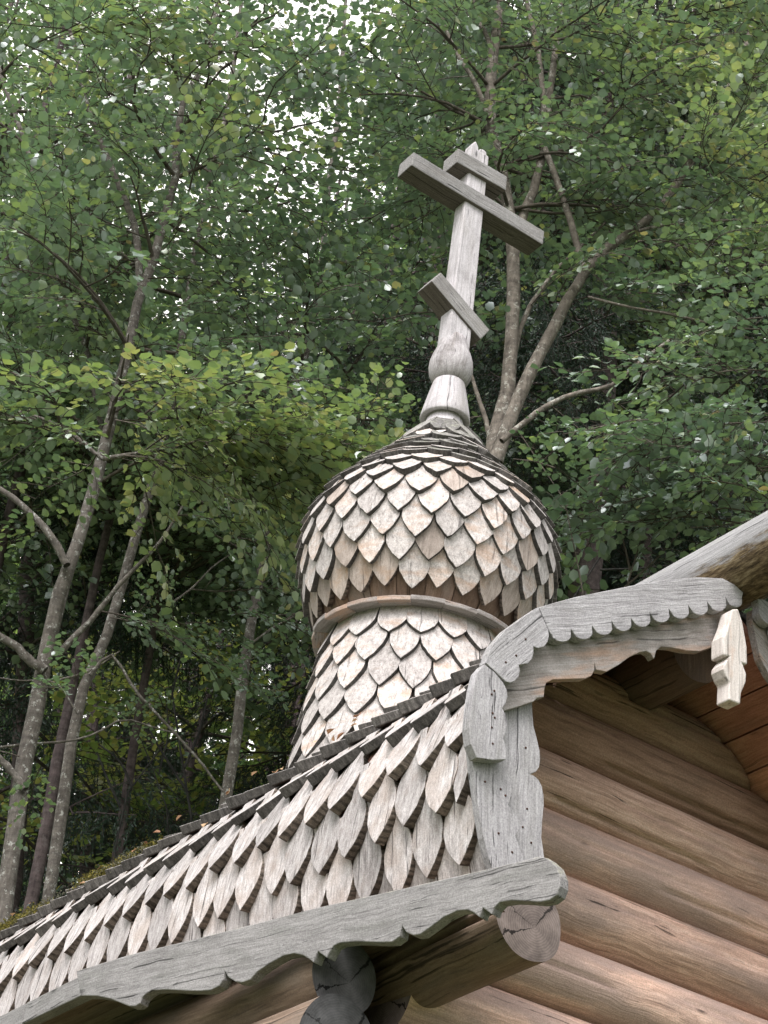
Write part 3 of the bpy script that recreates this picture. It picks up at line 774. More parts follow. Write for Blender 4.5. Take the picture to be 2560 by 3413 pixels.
# bell and ball under the cross
mb = MB()
zc = lambda px, py: on(px, py, 0, DX)[2] - DZ
lathe(mb, [(0.165, 0.51), (0.125, 0.57), (0.095, 0.62), (0.082, 0.68), (0.07, 0.73)], 32, 0, 0.6)
lathe(mb, [(0.05, 0.70), (0.095, 0.678), (0.110, 0.676), (0.114, 0.684), (0.109, 0.715), (0.094, 0.79), (0.079, 0.86), (0.073, 0.885), (0.066, 0.893), (0.05, 0.893)], 40, 0, 0.6)
finial = mb.build('turned_finial', [M_POST], chapel, bevel=0.0, smooth=True)
mb = MB()
lathe(mb, [(0.045, 0.885), (0.066, 0.889), (0.084, 0.903), (0.097, 0.935), (0.102, 0.972), (0.099, 1.008), (0.089, 1.045), (0.076, 1.08), (0.066, 1.115), (0.055, 1.15)], 40, 0, 0.5)
mb.build('ball', [M_BALL], finial, smooth=True)

# cross
ay, ax_ = 0.058, 0.043
zt = zc(1588, 520) + DZ
mb = MB()
zb_ = DZ + 1.03
V, G = [], []; off = roff(); nl = 10
for i in range(nl + 1):
    q = i / nl; zz_ = zb_ + (zt - zb_) * q; k = 1.07 - 0.14 * q
    for (sx, sy) in ((-1, -1), (-0.55, -1), (1, -1), (1, 1), (-1, 1)):
        pass
    ring = [(-ax_, -ay), (ax_, -ay), (ax_, ay), (-ax_, ay)]
    for (x_, y_) in ring:
        V.append((DX + x_ * k, y_ * k, zz_)); G.append(np.array([x_ + y_, zz_, x_ - y_]) + off)
fs = []
for i in range(nl):
    for k in range(4):
        k2 = (k + 1) % 4; fs.append((i * 4 + k, i * 4 + k2, (i + 1) * 4 + k2, (i + 1) * 4 + k))
fs += [(3, 2, 1, 0), tuple(nl * 4 + k for k in range(4))]
mb.piece(V, fs, 0, G, 0.5)
# two worn points on the very top
for y_ in (-0.026, 0.024):
    b = len(V)
    prism(mb, [(-0.024, 0), (0.024, 0), (0.020, 0.03), (0.0, 0.062 if y_ < 0 else 0.035), (-0.02, 0.03)], (0, 1, 0), (0, 0, 1), (1, 0, 0), (DX, y_, zt + 0.0005), -0.03, 0.03, tint=0.5)
cross = mb.build('cross', [M_POST], chapel, bevel=0.007)
def bar(name, pl, pr, h, dx, depth, tint):
    """beam whose front upper edge runs between two surveyed points of its front face"""
    a = on(*pl, 0, DX + depth / 2); b = on(*pr, 0, DX + depth / 2)
    d = b - a; d[0] = 0; Lb = np.linalg.norm(d); d /= Lb
    n = np.array([0, -d[2], d[1]])
    c = (a + b) / 2 - n * h / 2; c[0] = DX
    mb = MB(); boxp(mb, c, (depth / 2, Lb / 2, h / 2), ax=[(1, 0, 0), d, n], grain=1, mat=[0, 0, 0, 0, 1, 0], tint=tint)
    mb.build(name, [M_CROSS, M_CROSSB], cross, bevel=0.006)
bar('main_crossbar', (1379, 505), (1816, 771), 0.088, 0, 0.118, 0.4)
bar('top_crossbar', (1528, 493), (1692, 588), 0.092, 0, 0.122, 0.5)
bar('slanted_crossbar', (1470, 906), (1634, 1100), 0.092, 0, 0.115, 0.7)

# ============================================================================
# trees
# ============================================================================
def tube_arrays(polys, sides):
    """polys: list of (points (n,3), radii (n)) -> verts, quads"""
    VV, FF = [], []; base = 0
    ang = np.arange(sides) * 2 * math.pi / sides; ca, sa = np.cos(ang), np.sin(ang)
    for pts, rad in polys:
        pts = np.asarray(pts, float); n = len(pts)
        T = np.gradient(pts, axis=0); T /= np.linalg.norm(T, axis=1)[:, None] + 1e-9
        ref = np.array([0.31, 0.17, 0.05]) if abs(T[0][2]) > 0.8 else np.array([0, 0, 1.0])
        U = np.cross(T, ref); U /= np.linalg.norm(U, axis=1)[:, None] + 1e-9
        Wv = np.cross(T, U)
        ring = pts[:, None, :] + np.asarray(rad)[:, None, None] * (ca[None, :, None] * U[:, None, :] + sa[None, :, None] * Wv[:, None, :])
        VV.append(ring.reshape(-1, 3))
        i = np.arange(n - 1)[:, None] * sides; k = np.arange(sides)[None, :]; k2 = (k + 1) % sides
        FF.append((base + np.stack([i + k, i + k2, i + sides + k2, i + sides + k], -1)).reshape(-1, 4)); base += n * sides
    return np.concatenate(VV), np.concatenate(FF)

def np_mesh(name, V, Fq, mats, midx, tint, parent, smooth=None):
    me = bpy.data.meshes.new(name)
    nv, nf = len(V), len(Fq)
    me.vertices.add(nv); me.vertices.foreach_set('co', np.asarray(V, np.float32).ravel())
    me.loops.add(nf * 4); me.loops.foreach_set('vertex_index', np.asarray(Fq, np.int32).ravel())
    me.polygons.add(nf); me.polygons.foreach_set('loop_start', np.arange(0, nf * 4, 4, dtype=np.int32))
    me.polygons.foreach_set('material_index', np.asarray(midx, np.int32))
    if smooth is not None: me.polygons.foreach_set('use_smooth', smooth)
    for m in mats: me.materials.append(m)
    a = me.attributes.new('tint', 'FLOAT', 'POINT'); a.data.foreach_set('value', np.asarray(tint, np.float32))
    me.update(calc_edges=True); me.validate()
    o = bpy.data.objects.new(name, me); COL.objects.link(o)
    if parent: o.parent = parent; o.location = -world_loc(parent)
    return o

def smooth_poly(pts, n):
    pts = np.asarray(pts, float); m = len(pts)
    if m < 3:
        t = np.linspace(0, 1, n)[:, None]; return pts[0] * (1 - t) + pts[-1] * t
    d = np.concatenate([[0], np.cumsum(np.linalg.norm(np.diff(pts, axis=0), axis=1))]); d /= d[-1]
    T = np.gradient(pts, d, axis=0); out = []
    for u in np.linspace(0, 1, n):
        i = min(np.searchsorted(d, u, side='right') - 1, m - 2); h = d[i + 1] - d[i]; q = (u - d[i]) / h
        out.append((2 * q**3 - 3 * q**2 + 1) * pts[i] + (q**3 - 2 * q**2 + q) * h * T[i] + (-2 * q**3 + 3 * q**2) * pts[i + 1] + (q**3 - q**2) * h * T[i + 1])
    return np.array(out)

# --- leaf spray templates -----------------------------------------------------
def leaf_spray(rng, leaf=0.074, ntw=12, length=0.9, space=0.043, messy=0.32):
    pos, ax, nr, sz, tw = [], [], [], [], []
    t = np.linspace(0, 1, 7)
    w1, w2 = rng.uniform(-.08, .08), rng.uniform(3, 6)
    stem = np.stack([t * length, w1 * np.sin(w2 * t), -0.16 * length * t**2 + 0.03 * np.sin(5 * t)], 1)
    tw.append((stem, np.linspace(0.007, 0.002, 7)))
    def put(p, d, s):
        side = rng.choice([-1, 1]); a = math.radians(rng.uniform(20, 75)) * side
        dd = np.array([d[0] * math.cos(a) - d[1] * math.sin(a), d[0] * math.sin(a) + d[1] * math.cos(a), d[2]])
        dd[2] += rng.normal(-0.2, 0.28); dd /= np.linalg.norm(dd)
        n = np.array([rng.normal(0, messy), rng.normal(0, messy), 1.0]); n -= dd * (n @ dd); n /= np.linalg.norm(n)
        pos.append(p + dd * 0.012); ax.append(dd); nr.append(n); sz.append(leaf * s * rng.uniform(0.6, 1.25))
    for i in range(ntw):
        q = 0.12 + 0.86 * i / (ntw - 1)
        p0 = np.array([np.interp(q, t, stem[:, c]) for c in range(3)])
        a = (1 if i % 2 else -1) * math.radians(rng.uniform(28, 65)) if i < ntw - 1 else 0.0
        l = length * rng.uniform(0.28, 0.5) * (1 - 0.45 * q)
        d = np.array([math.cos(a), math.sin(a), rng.normal(0.05, 0.22)]); d /= np.linalg.norm(d)
        nn = max(3, int(l / space)); pts = []
        for j in range(nn + 1):
            u = j / nn
            p = p0 + d * l * u + np.array([0, 0, -0.22 * l * u * u]) + rng.normal(0, 0.006, 3)
            pts.append(p)
            if j > 0: put(p, d, 1.0 - 0.25 * (u > 0.9))
        tw.append((np.array(pts)[::max(1, nn // 3)], np.linspace(0.0035, 0.0015, len(pts[::max(1, nn // 3)]))))
    return [np.array(x) for x in (pos, ax, nr, sz)] + [tube_arrays(tw, 3)]
def spruce_spray(rng, length=1.1):
    pos, ax, nr, sz, tw = [], [], [], [], []
    t = np.linspace(0, 1, 6)
    stem = np.stack([t * length, 0.05 * np.sin(4 * t), -0.22 * t * length + 0.12 * t * t], 1)
    tw.append((stem, np.linspace(0.014, 0.004, 6)))
    for i in range(20):
        q = 0.08 + 0.92 * i / 19
        p0 = np.array([np.interp(q, t, stem[:, c]) for c in range(3)])
        a = rng.uniform(-1.2, 1.2); l = rng.uniform(0.25, 0.6)
        d = np.array([0.45 * math.cos(a), 0.5 * math.sin(a), -0.8]); d /= np.linalg.norm(d)
        n = int(l / 0.022)
        for j in range(n):
            p = p0 + d * l * j / n
            for k in range(2):
                dd = d + rng.normal(0, 0.5, 3); dd /= np.linalg.norm(dd)
                nn = rng.normal(0, 1, 3); nn -= dd * (nn @ dd); nn /= np.linalg.norm(nn)
                pos.append(p); ax.append(dd); nr.append(nn); sz.append(rng.uniform(0.035, 0.07))
        tw.append((np.stack([p0, p0 + d * l]), np.array([0.004, 0.002])))
    return [np.array(x) for x in (pos, ax, nr, sz)] + [tube_arrays(tw, 3)]
rt = np.random.default_rng(5)
T_NEAR = [leaf_spray(rt) for _ in range(14)]
T_MID = [leaf_spray(rt, 0.10, 10, 1.1, 0.066, 0.4) for _ in range(10)]
T_FAR = [leaf_spray(rt, 0.155, 9, 1.5, 0.13, 0.6) for _ in range(8)]
T_SPR = [spruce_spray(rt) for _ in range(6)]
ROUND = np.array([(0, 0, 0), (0.22, 0.33, 0.06), (0.62, 0.40, 0.08), (1.0, 0, -0.06), (0.62, -0.40, 0.08), (0.22, -0.33, 0.06)])
NEEDL = np.array([(0, 0, 0), (0.3, 0.10, 0.0), (0.7, 0.09, 0.0), (1.0, 0, 0), (0.7, -0.09, 0.0), (0.3, -0.10, 0.0)])

def crown(name, sprays, templates, parent, mats, leafshape=ROUND, tint_mu=0.4, tint_sd=0.14, keep=1.0, twigs=True, seed=1, yellow=0.012, polys=None):
    """sprays: list of (origin, yaw, pitch, roll, scale, tint_shift)"""
    rng = np.random.default_rng(seed)
    VV, FF, MI, TT = [], [], [], []; base = 0
    for (o, yaw, pitch, roll, sc, ts) in sprays:
        pos, ax, nr, sz, (tv, tf) = templates[rng.integers(len(templates))]
        cy, sy, cp, sp, cr, sr = math.cos(yaw), math.sin(yaw), math.cos(pitch), math.sin(pitch), math.cos(roll), math.sin(roll)
        R = np.array([[cy, -sy, 0], [sy, cy, 0], [0, 0, 1]]) @ np.array([[cp, 0, -sp], [0, 1, 0], [sp, 0, cp]]) @ np.array([[1, 0, 0], [0, cr, -sr], [0, sr, cr]])
        if rng.random() < 0.5: R = R @ np.diag([1, -1, 1])
        k = rng.random(len(pos)) < keep
        p = pos[k] @ R.T * sc + o; a = ax[k] @ R.T; n = nr[k] @ R.T; s = sz[k] * min(sc, 1.15)
        sd = np.cross(n, a)
        LSx = leafshape
        v = p[:, None, :] + s[:, None, None] * (LSx[None, :, 0, None] * a[:, None, :] + LSx[None, :, 1, None] * sd[:, None, :] + LSx[None, :, 2, None] * n[:, None, :])
        m = len(p); VV.append(v.reshape(-1, 3))
        i0 = base + np.arange(m)[:, None] * 6
        FF.append(np.concatenate([i0 + np.array([[0, 3, 2, 1]]), i0 + np.array([[0, 5, 4, 3]])])); MI.append(np.zeros(2 * m, np.int32))
        tt = np.clip(rng.normal(tint_mu + ts, tint_sd, m), 0, 0.95); tt[rng.random(m) < yellow] = rng.uniform(0.9, 1.0)
        TT.append(np.repeat(tt, 6)); base += m * 6
        if twigs:
            VV.append(tv @ R.T * sc + o); FF.append(tf + base); MI.append(np.ones(len(tf), np.int32)); TT.append(np.full(len(tv), 0.5)); base += len(tv)
    if polys:
        tv, tf = tube_arrays(polys, 5)
        VV.append(tv); FF.append(tf + base); MI.append(np.ones(len(tf), np.int32)); TT.append(np.full(len(tv), 0.5))
    return np_mesh(name, np.concatenate(VV), np.concatenate(FF), mats, np.concatenate(MI), np.concatenate(TT), parent)

def trunk_mesh(name, pts, r0, r1, mat, parent, sides=14, n=None, power=1.0):
    n = n or max(8, 3 * len(pts)); P_ = smooth_poly(pts, n)
    rng = np.random.default_rng(abs(hash((round(float(pts[0][0]), 3), round(float(pts[0][2]), 3)))) % 9999)
    u = np.linspace(0, 1, n); rad = r0 + (r1 - r0) * u ** power
    P_[1:-1] += rng.normal(0, 0.12, (n - 2, 3)) * rad[1:-1, None]
    rad = rad * (1 + rng.normal(0, 0.03, n))
    V, Q = tube_arrays([(P_, rad)], sides)
    return np_mesh(name, V, Q, [mat], np.zeros(len(Q)), np.full(len(V), 0.5), parent, smooth=[True] * len(Q)), P_

def px_line(L):     # [(px,py,d)...] -> points
    return [at_d(*q) for q in L]
def with_d(L, d): return [(a, b, d) for a, b in L]

def limb_auto(rng, o, az, el, length, n=7, droop=0.25):
    t = np.linspace(0, 1, n)
    d = np.array([math.cos(az) * math.cos(el), math.sin(az) * math.cos(el), math.sin(el)])
    side = np.array([-math.sin(az), math.cos(az), 0])
    b = rng.normal(0, 0.12)
    return o + d * length * t[:, None] + side * (b * length * np.sin(3 * t))[:, None] + np.array([0, 0, -droop * length]) * (t**2)[:, None] + rng.normal(0, 0.012 * length, (n, 3)) * t[:, None]

def sprays_on(rng, P_, sc=1.0, step=0.22, start=0.25, tshift=0.0, spread=1.1, drop=0.0):
    out = []
    seglen = np.linalg.norm(np.diff(P_, axis=0), axis=1); Lt = seglen.sum(); cum = np.concatenate([[0], np.cumsum(seglen)])
    s = start * Lt
    while s <= Lt + 1e-6:
        p = np.array([np.interp(s, cum, P_[:, c]) for c in range(3)])
        i = min(np.searchsorted(cum, s), len(P_) - 1); d = P_[i] - P_[i - 1] if i > 0 else P_[1] - P_[0]
        yaw = math.atan2(d[1], d[0]) + rng.uniform(-spread, spread)
        out.append((p, yaw, rng.normal(-0.02 - drop, 0.25), rng.normal(0, 0.3), sc * rng.uniform(0.75, 1.2), tshift + rng.normal(0, 0.10)))
        s += step * rng.uniform(0.7, 1.3)
    return out

def sky_side(p):   # lateral metres right of the view axis, for choosing tints
    return (p - CAM) @ RT

def tree(name, label, trunk_px, r0, r1, mat, limbs=(), auto=30, zr=(5.5, 15.5), Lr=(1.0, 2.2), seed=1, tint=0.42, step=0.24, sc=1.0, leafy_limbs=True,
         group=None, templates=None, leafm=None, base=None, el=(0.1, 0.7), extra=()):
    rng = np.random.default_rng(seed)
    pts = px_line(trunk_px)
    g = ground_z(pts[0])
    d0 = pts[0] - pts[1]; foot = pts[0] + np.array([d0[0], d0[1], 0]) * 0.4; foot[2] = g - 0.1
    if pts[0][2] > g + 0.5: pts = [foot] + pts
    root = empty(name, tuple(foot[:2]) + (g,), label, 'tree', group)
    _, TP = trunk_mesh('trunk', pts, r0, r1, mat, root, n=34)
    sp = []; polys = []
    for lp, la, lb, leafy in limbs:
        _, LP = trunk_mesh('limb', px_line(lp), la, lb, mat, root, sides=9, n=14)
        if leafy: sp += sprays_on(rng, LP, sc, step / leafy, 0.3)
    for e in extra: sp += e
    for i in range(auto):
        z = rng.uniform(*zr)
        k = np.argmin(np.abs(TP[:, 2] - z)); o = TP[k]
        if abs(o[2] - z) > 1.0: continue
        az = rng.uniform(0, 2 * math.pi); L_ = rng.uniform(*Lr) * (1 - 0.45 * (z - zr[0]) / (zr[1] - zr[0]))
        LP = limb_auto(rng, o, az, rng.uniform(*el), L_)
        polys.append((LP, np.linspace(0.018 * sc, 0.005, len(LP))))
        sp += sprays_on(rng, LP, sc, step, 0.25)
    if sp:
        crown('crown', sp, templates or T_NEAR, root, [leafm or M_LEAF, M_TWIG], tint_mu=tint, seed=seed, polys=polys)
    return root

# --- ground: one sheet, rising into the wood behind the chapel -----------------
def ground_z(p):
    d = (np.asarray(p) - CAM) @ HD
    x = max(0.0, d - 9.5)
    return 0.30 * x if x < 40 else 12.0
def make_ground():
    bm = bmesh.new(); xs = [-900, -300, -100, -60, -40] + list(range(-30, 31, 3)) + [40, 60, 100, 300, 900]
    rng = random.Random(3); grid = []
    for a in xs:
        row = []
        for b in xs:
            p = CAM + HD * a + RT * b; p[2] = 0
            z = ground_z(p) + (rng.uniform(-0.08, 0.08) if (p[0] ** 2 + p[1] ** 2) > 49 else -0.02)
            row.append(bm.verts.new((p[0], p[1], z)))
        grid.append(row)
    for i in range(len(xs) - 1):
        for j in range(len(xs) - 1): bm.faces.new((grid[i][j], grid[i + 1][j], grid[i + 1][j + 1], grid[i][j + 1]))
    bmesh.ops.recalc_face_normals(bm, faces=bm.faces[:])
    me = bpy.data.meshes.new('ground'); bm.to_mesh(me); bm.free()
    m, N, L = new_mat('forest_floor')
    geo = N.new('ShaderNodeNewGeometry'); f = noise(N, L, geo.outputs['Position'], 1.3, 8, 0.7)
    b = N.new('ShaderNodeBsdfPrincipled'); L.new(ramp_out(N, L, f, [(0.3, (0.03, 0.045, 0.015)), (0.55, (0.06, 0.085, 0.025)), (0.75, (0.09, 0.07, 0.04))]), b.inputs['Base Color'])
    b.inputs['Roughness'].default_value = 0.95
    o_ = N.new('ShaderNodeOutputMaterial'); L.new(b.outputs[0], o_.inputs[0])
    me.materials.append(m)
    o = bpy.data.objects.new('ground', me); COL.objects.link(o); o['kind'] = 'structure'
make_ground()

# --- the trees one can tell apart ----------------------------------------------
rb = np.random.default_rng(21)
def bough(L, step, n=10, sc=1.0, ts=0.0, spread=1.3, drop=0.0):
    return sprays_on(rb, smooth_poly(px_line(L), n), sc, step, 0.05, ts, spread, drop)

tree('alder_tree', 'thick grey trunk leaning right at the left edge, nearest of the left trees',
     with_d([(35, 2891), (61, 2660), (115, 2391), (158, 2161), (208, 1969), (261, 1800), (307, 1630), (342, 1507), (401, 1265), (432, 1157), (463, 1003), (501, 918), (532, 772), (571, 656), (594, 424), (610, 332), (679, 231), (720, 60), (740, -150)], 12.0),
     0.085, 0.018, M_BARK,
     limbs=[(with_d([(223, 1884), (180, 1800), (115, 1723), (0, 1630), (-120, 1560)], 11.9), 0.03, 0.016, 0.5),
            (with_d([(150, 2235), (100, 2200), (50, 2152), (0, 2122), (-90, 2060)], 11.9), 0.035, 0.02, 0),
            (with_d([(184, 2191), (307, 2061), (407, 1938), (538, 1800), (615, 1676)], 11.7), 0.024, 0.008, 0.4),
            (with_d([(463, 980), (455, 787), (363, 540), (300, 380), (255, 193), (224, 60)], 12.1), 0.032, 0.014, 0.8),
            (with_d([(342, 1530), (600, 1490), (880, 1470), (1160, 1490)], 11.0), 0.016, 0.005, 0),
            (with_d([(342, 1530), (200, 1420), (60, 1370), (-120, 1330)], 11.2), 0.014, 0.006, 0),
            (with_d([(85, 2630), (40, 2575), (-10, 2520), (-90, 2450)], 11.9), 0.028, 0.02, 0)],
     auto=24, zr=(9.8, 14.6), Lr=(0.9, 1.8), seed=2, tint=0.42, step=0.33,
     extra=[bough([(342, 1530, 11.0), (600, 1490, 10.9), (880, 1470, 10.8), (1180, 1500, 10.8)], 0.045, ts=0.26),
            bough([(342, 1400, 11.0), (600, 1400, 10.6), (900, 1430, 10.6)], 0.08, ts=0.33),
            bough([(480, 950, 11.3), (600, 720, 11.2), (680, 500, 11.1)], 0.16, ts=0.05),
            bough([(560, 400, 11.4), (640, 200, 11.2), (700, 60, 11.1)], 0.2, ts=0.1),
            bough([(60, 150, 11.4), (250, 120, 11.3), (480, 60, 11.2)], 0.12, ts=0.22),
            bough([(342, 1530, 11.0), (200, 1440, 10.9), (60, 1400, 10.8), (-120, 1360, 10.8)], 0.055, ts=0.12),
            bough([(150, 2560, 10.8), (60, 2520, 10.8), (-60, 2560, 10.6)], 0.2, sc=0.6),
            bough([(250, 2300, 11.2), (140, 2330, 11.0)], 0.3, sc=0.5)])
tree('alder_tree', 'second grey trunk leaning right, just right of the thick left edge trunk',
     with_d([(177, 2891), (231, 2545), (284, 2276), (369, 2084), (430, 1853), (492, 1661), (540, 1500), (580, 1300), (602, 1157), (617, 1049), (650, 850), (700, 600), (760, 350), (800, 50), (820, -150)], 13.0),
     0.062, 0.016, M_BARK,
     limbs=[(with_d([(300, 2250), (361, 2184), (450, 2300), (584, 2445), (660, 2530), (745, 2640)], 12.2), 0.012, 0.008, 0),
            (with_d([(-60, 2500), (100, 2478), (230, 2470), (330, 2440), (407, 2399), (500, 2420), (584, 2445)], 12.2), 0.009, 0.006, 0),
            (with_d([(260, 2380), (180, 2275), (60, 2268), (-40, 2255)], 12.4), 0.008, 0.004, 0),
            (with_d([(184, 2270), (300, 2235), (400, 2170)], 12.6), 0.010, 0.004, 0)],
     auto=22, zr=(10.4, 14.6), Lr=(0.9, 1.8), seed=3, tint=0.36, step=0.33,
     extra=[bough([(300, 2350, 12.2), (400, 2380, 12.2), (440, 2420, 12.1)], 0.35, sc=0.4),
            bough([(350, 2060, 12.3), (500, 2050, 12.2), (650, 2080, 12)], 0.22, sc=0.7, ts=-0.1)])
tree('alder_tree', 'slender pale trunk rising behind the roof, left of the onion dome',
     with_d([(740, 2750), (769, 2583), (815, 2238), (845, 2030), (884, 1815), (922, 1623), (960, 1400), (1000, 1260), (1034, 1103), (1070, 900), (1090, 650), (1130, 350), (1150, 50), (1160, -150)], 14.0),
     0.066, 0.016, M_BARK,
     limbs=[(with_d([(830, 2150), (930, 2080), (1040, 2030), (1130, 1990)], 13.9), 0.01, 0.004, 0.6),
            (with_d([(560, 2020), (640, 1960), (720, 1880), (800, 1830)], 13.5), 0.01, 0.004, 0.4)],
     auto=18, zr=(10.8, 13.0), Lr=(1.0, 2.0), seed=4, tint=0.34, step=0.31,
     extra=[bough([(760, 2050, 13.2), (900, 2060, 13.0), (1000, 2080, 13)], 0.16, sc=0.8, ts=-0.12),
            bough([(700, 1780, 13.2), (850, 1800, 13.0), (1050, 1800, 13)], 0.14, sc=0.9, ts=-0.1),
            bough([(760, 2280, 13.2), (850, 2300, 13.0)], 0.2, sc=0.7, ts=-0.12)])
tree('alder_tree', 'thin crooked tree bending left in the upper left corner foliage',
     with_d([(40, 2850), (110, 2450), (190, 2080), (280, 1760), (345, 1500), (308, 1265), (255, 1065), (208, 988), (150, 800), (100, 525), (60, 400), (23, 320), (-20, 150), (-60, -100)], 13.4),
     0.036, 0.018, M_BARK, auto=26, zr=(9.5, 16), Lr=(0.8, 1.8), seed=6, tint=0.42,
     limbs=[(with_d([(215, 990), (120, 850), (20, 800), (-60, 790)], 13.3), 0.016, 0.008, 0.8)])
tree('forked_tree', 'forked grey brown tree right behind the cross and dome',
     with_d([(1600, 1800), (1640, 1560), (1655, 1460), (1688, 1322), (1698, 1105), (1712, 900), (1695, 720), (1660, 535), (1634, 420), (1630, 320), (1640, 220), (1658, 100), (1666, -20), (1670, -200)], 12.5),
     0.098, 0.04, M_BARKF,
     limbs=[(with_d([(1650, 1540), (1688, 1431), (1770, 1241), (1851, 1078), (1949, 905)], 12.4), 0.060, 0.042, 0),
            (with_d([(1949, 905), (2052, 802), (2167, 733), (2245, 630), (2283, 563), (2345, 463), (2400, 350), (2461, 231), (2515, 39), (2540, -120)], 12.4), 0.040, 0.022, 0.9),
            (with_d([(1946, 912), (1932, 850), (1873, 644), (1813, 481), (1812, 324), (1790, 150), (1755, 0), (1740, -120)], 12.45), 0.032, 0.018, 0.8),
            (with_d([(1715, 850), (1743, 718), (1789, 602), (1818, 440), (1832, 300), (1850, 180), (1870, 0)], 12.55), 0.045, 0.024, 0.7),
            (with_d([(1630, 395), (1581, 270), (1535, 200), (1480, 77), (1450, -60)], 12.4), 0.024, 0.012, 0.9),
            (with_d([(1640, 160), (1600, 70), (1573, -30)], 12.5), 0.022, 0.014, 0.6),
            (with_d([(1672, 1470), (1722, 1431), (1804, 1366), (1911, 1313), (2029, 1289), (2112, 1224), (2230, 1136)], 11.9), 0.024, 0.013, 0.6),
            (with_d([(1715, 1180), (1742, 1078), (1840, 915), (1959, 801), (2020, 740)], 12.6), 0.024, 0.010, 0.5),
            (with_d([(1636, 1470), (1620, 1400), (1590, 1311), (1570, 1250), (1540, 1200)], 12.5), 0.022, 0.012, 0.3),
            (with_d([(2129, 770), (2200, 752), (2283, 748), (2400, 735), (2560, 741), (2650, 740)], 12.2), 0.014, 0.010, 0.8),
            (with_d([(1960, 990), (2080, 1020), (2250, 1050), (2430, 1090), (2600, 1100)], 12.0), 0.012, 0.007, 0.8)],
     auto=30, zr=(12.6, 16.5), Lr=(0.9, 2.0), seed=7, tint=0.45,
     extra=[bough([(2283, 563, 11.8), (2400, 580, 11.5), (2600, 620, 11.3)], 0.08, ts=0.25),
            bough([(2000, 300, 12.0), (2250, 280, 11.8), (2600, 250, 11.5)], 0.09, ts=0.18),
            bough([(1900, 120, 12.0), (2200, 60, 11.8), (2600, 60, 11.5)], 0.10, ts=0.15),
            bough([(2100, 800, 11.8), (2350, 850, 11.6), (2600, 900, 11.4)], 0.12, ts=0.05),
            bough([(1850, 960, 12.8), (2000, 1050, 12.8), (2150, 1080, 12.5)], 0.16, ts=-0.1)])
tree('hazel_tree', 'low leafy boughs of a hazel reaching in from the right edge above the gable',
     with_d([(2900, 2100), (2880, 1700), (2850, 1300), (2800, 900), (2780, 500)], 11.5), 0.06, 0.02, M_BARK,
     limbs=[(with_d([(2860, 1500), (2600, 1480), (2400, 1500), (2200, 1530), (2050, 1560)], 11.0), 0.012, 0.004, 0),
            (with_d([(2870, 1700), (2650, 1700), (2480, 1740), (2300, 1760)], 11.0), 0.012, 0.004, 0)],
     auto=8, zr=(7, 13), Lr=(0.8, 1.4), seed=8, tint=0.36,
     extra=[bough([(2700, 1400, 11), (2450, 1420, 10.9), (2250, 1470, 10.8), (2060, 1530, 10.8)], 0.10, ts=-0.02, drop=0.1),
            bough([(2700, 1560, 11), (2450, 1590, 10.8), (2300, 1630, 10.8)], 0.09, ts=-0.06, drop=0.1),
            bough([(2700, 1720, 11), (2520, 1740, 10.9), (2380, 1750, 10.9)], 0.12, ts=-0.06, drop=0.1),
            bough([(2700, 1240, 11), (2480, 1240, 10.9), (2250, 1290, 10.9)], 0.10, ts=0.04),
            bough([(2700, 1050, 11), (2500, 1060, 11)], 0.10, ts=0.12),
            bough([(1990, 1480, 10.9), (1900, 1510, 10.9)], 0.3, sc=0.6)])

# thin stems of the shrub layer behind the gable and dark saplings behind the roof
def sapling(label, lines, r, mat, group, seed, leaves=()):
    P0 = px_line(lines[0]); g = ground_z(P0[0])
    root = empty('sapling', (P0[0][0], P0[0][1], g), label, 'sapling', group)
    for i, l in enumerate(lines):
        pts = px_line(l)
        if i == 0: pts = [np.array([pts[0][0], pts[0][1], g - 0.05])] + pts
        trunk_mesh('stem' if i == 0 else 'limb', pts, r if i == 0 else r * 0.6, r * 0.35, mat, root, sides=7, n=16)
    if leaves:
        crown('leaves', [s for b in leaves for s in b], T_NEAR, root, [M_LEAF, M_TWIG], tint_mu=0.3, seed=seed)
SG = 'bare saplings in the shade behind the chapel'
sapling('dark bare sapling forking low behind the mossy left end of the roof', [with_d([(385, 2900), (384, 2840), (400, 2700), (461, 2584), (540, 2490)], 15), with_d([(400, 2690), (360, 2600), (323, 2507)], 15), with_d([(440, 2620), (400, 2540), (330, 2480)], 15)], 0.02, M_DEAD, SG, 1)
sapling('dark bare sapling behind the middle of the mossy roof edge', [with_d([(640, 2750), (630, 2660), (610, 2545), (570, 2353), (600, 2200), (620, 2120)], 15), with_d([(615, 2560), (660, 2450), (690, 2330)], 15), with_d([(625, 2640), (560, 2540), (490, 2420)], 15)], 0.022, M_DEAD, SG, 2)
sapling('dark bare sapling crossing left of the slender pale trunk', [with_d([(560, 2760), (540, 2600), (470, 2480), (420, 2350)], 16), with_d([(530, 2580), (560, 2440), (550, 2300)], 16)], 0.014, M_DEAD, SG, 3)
sapling('grey green shrub stems crossing between the dome and the gable', [with_d([(2085, 1960), (2120, 1850), (2160, 1740), (2195, 1600)], 11.3), with_d([(2080, 1960), (2200, 1850), (2290, 1740)], 11.4), with_d([(2100, 1900), (2085, 1830), (2060, 1740)], 11.4)], 0.013, M_TWIG, 'shrub stems behind the gable', 4,
        [bough([(2180, 1650, 11.3), (2120, 1700, 11.2), (2050, 1720, 11.2)], 0.2, sc=0.6, ts=-0.05)])
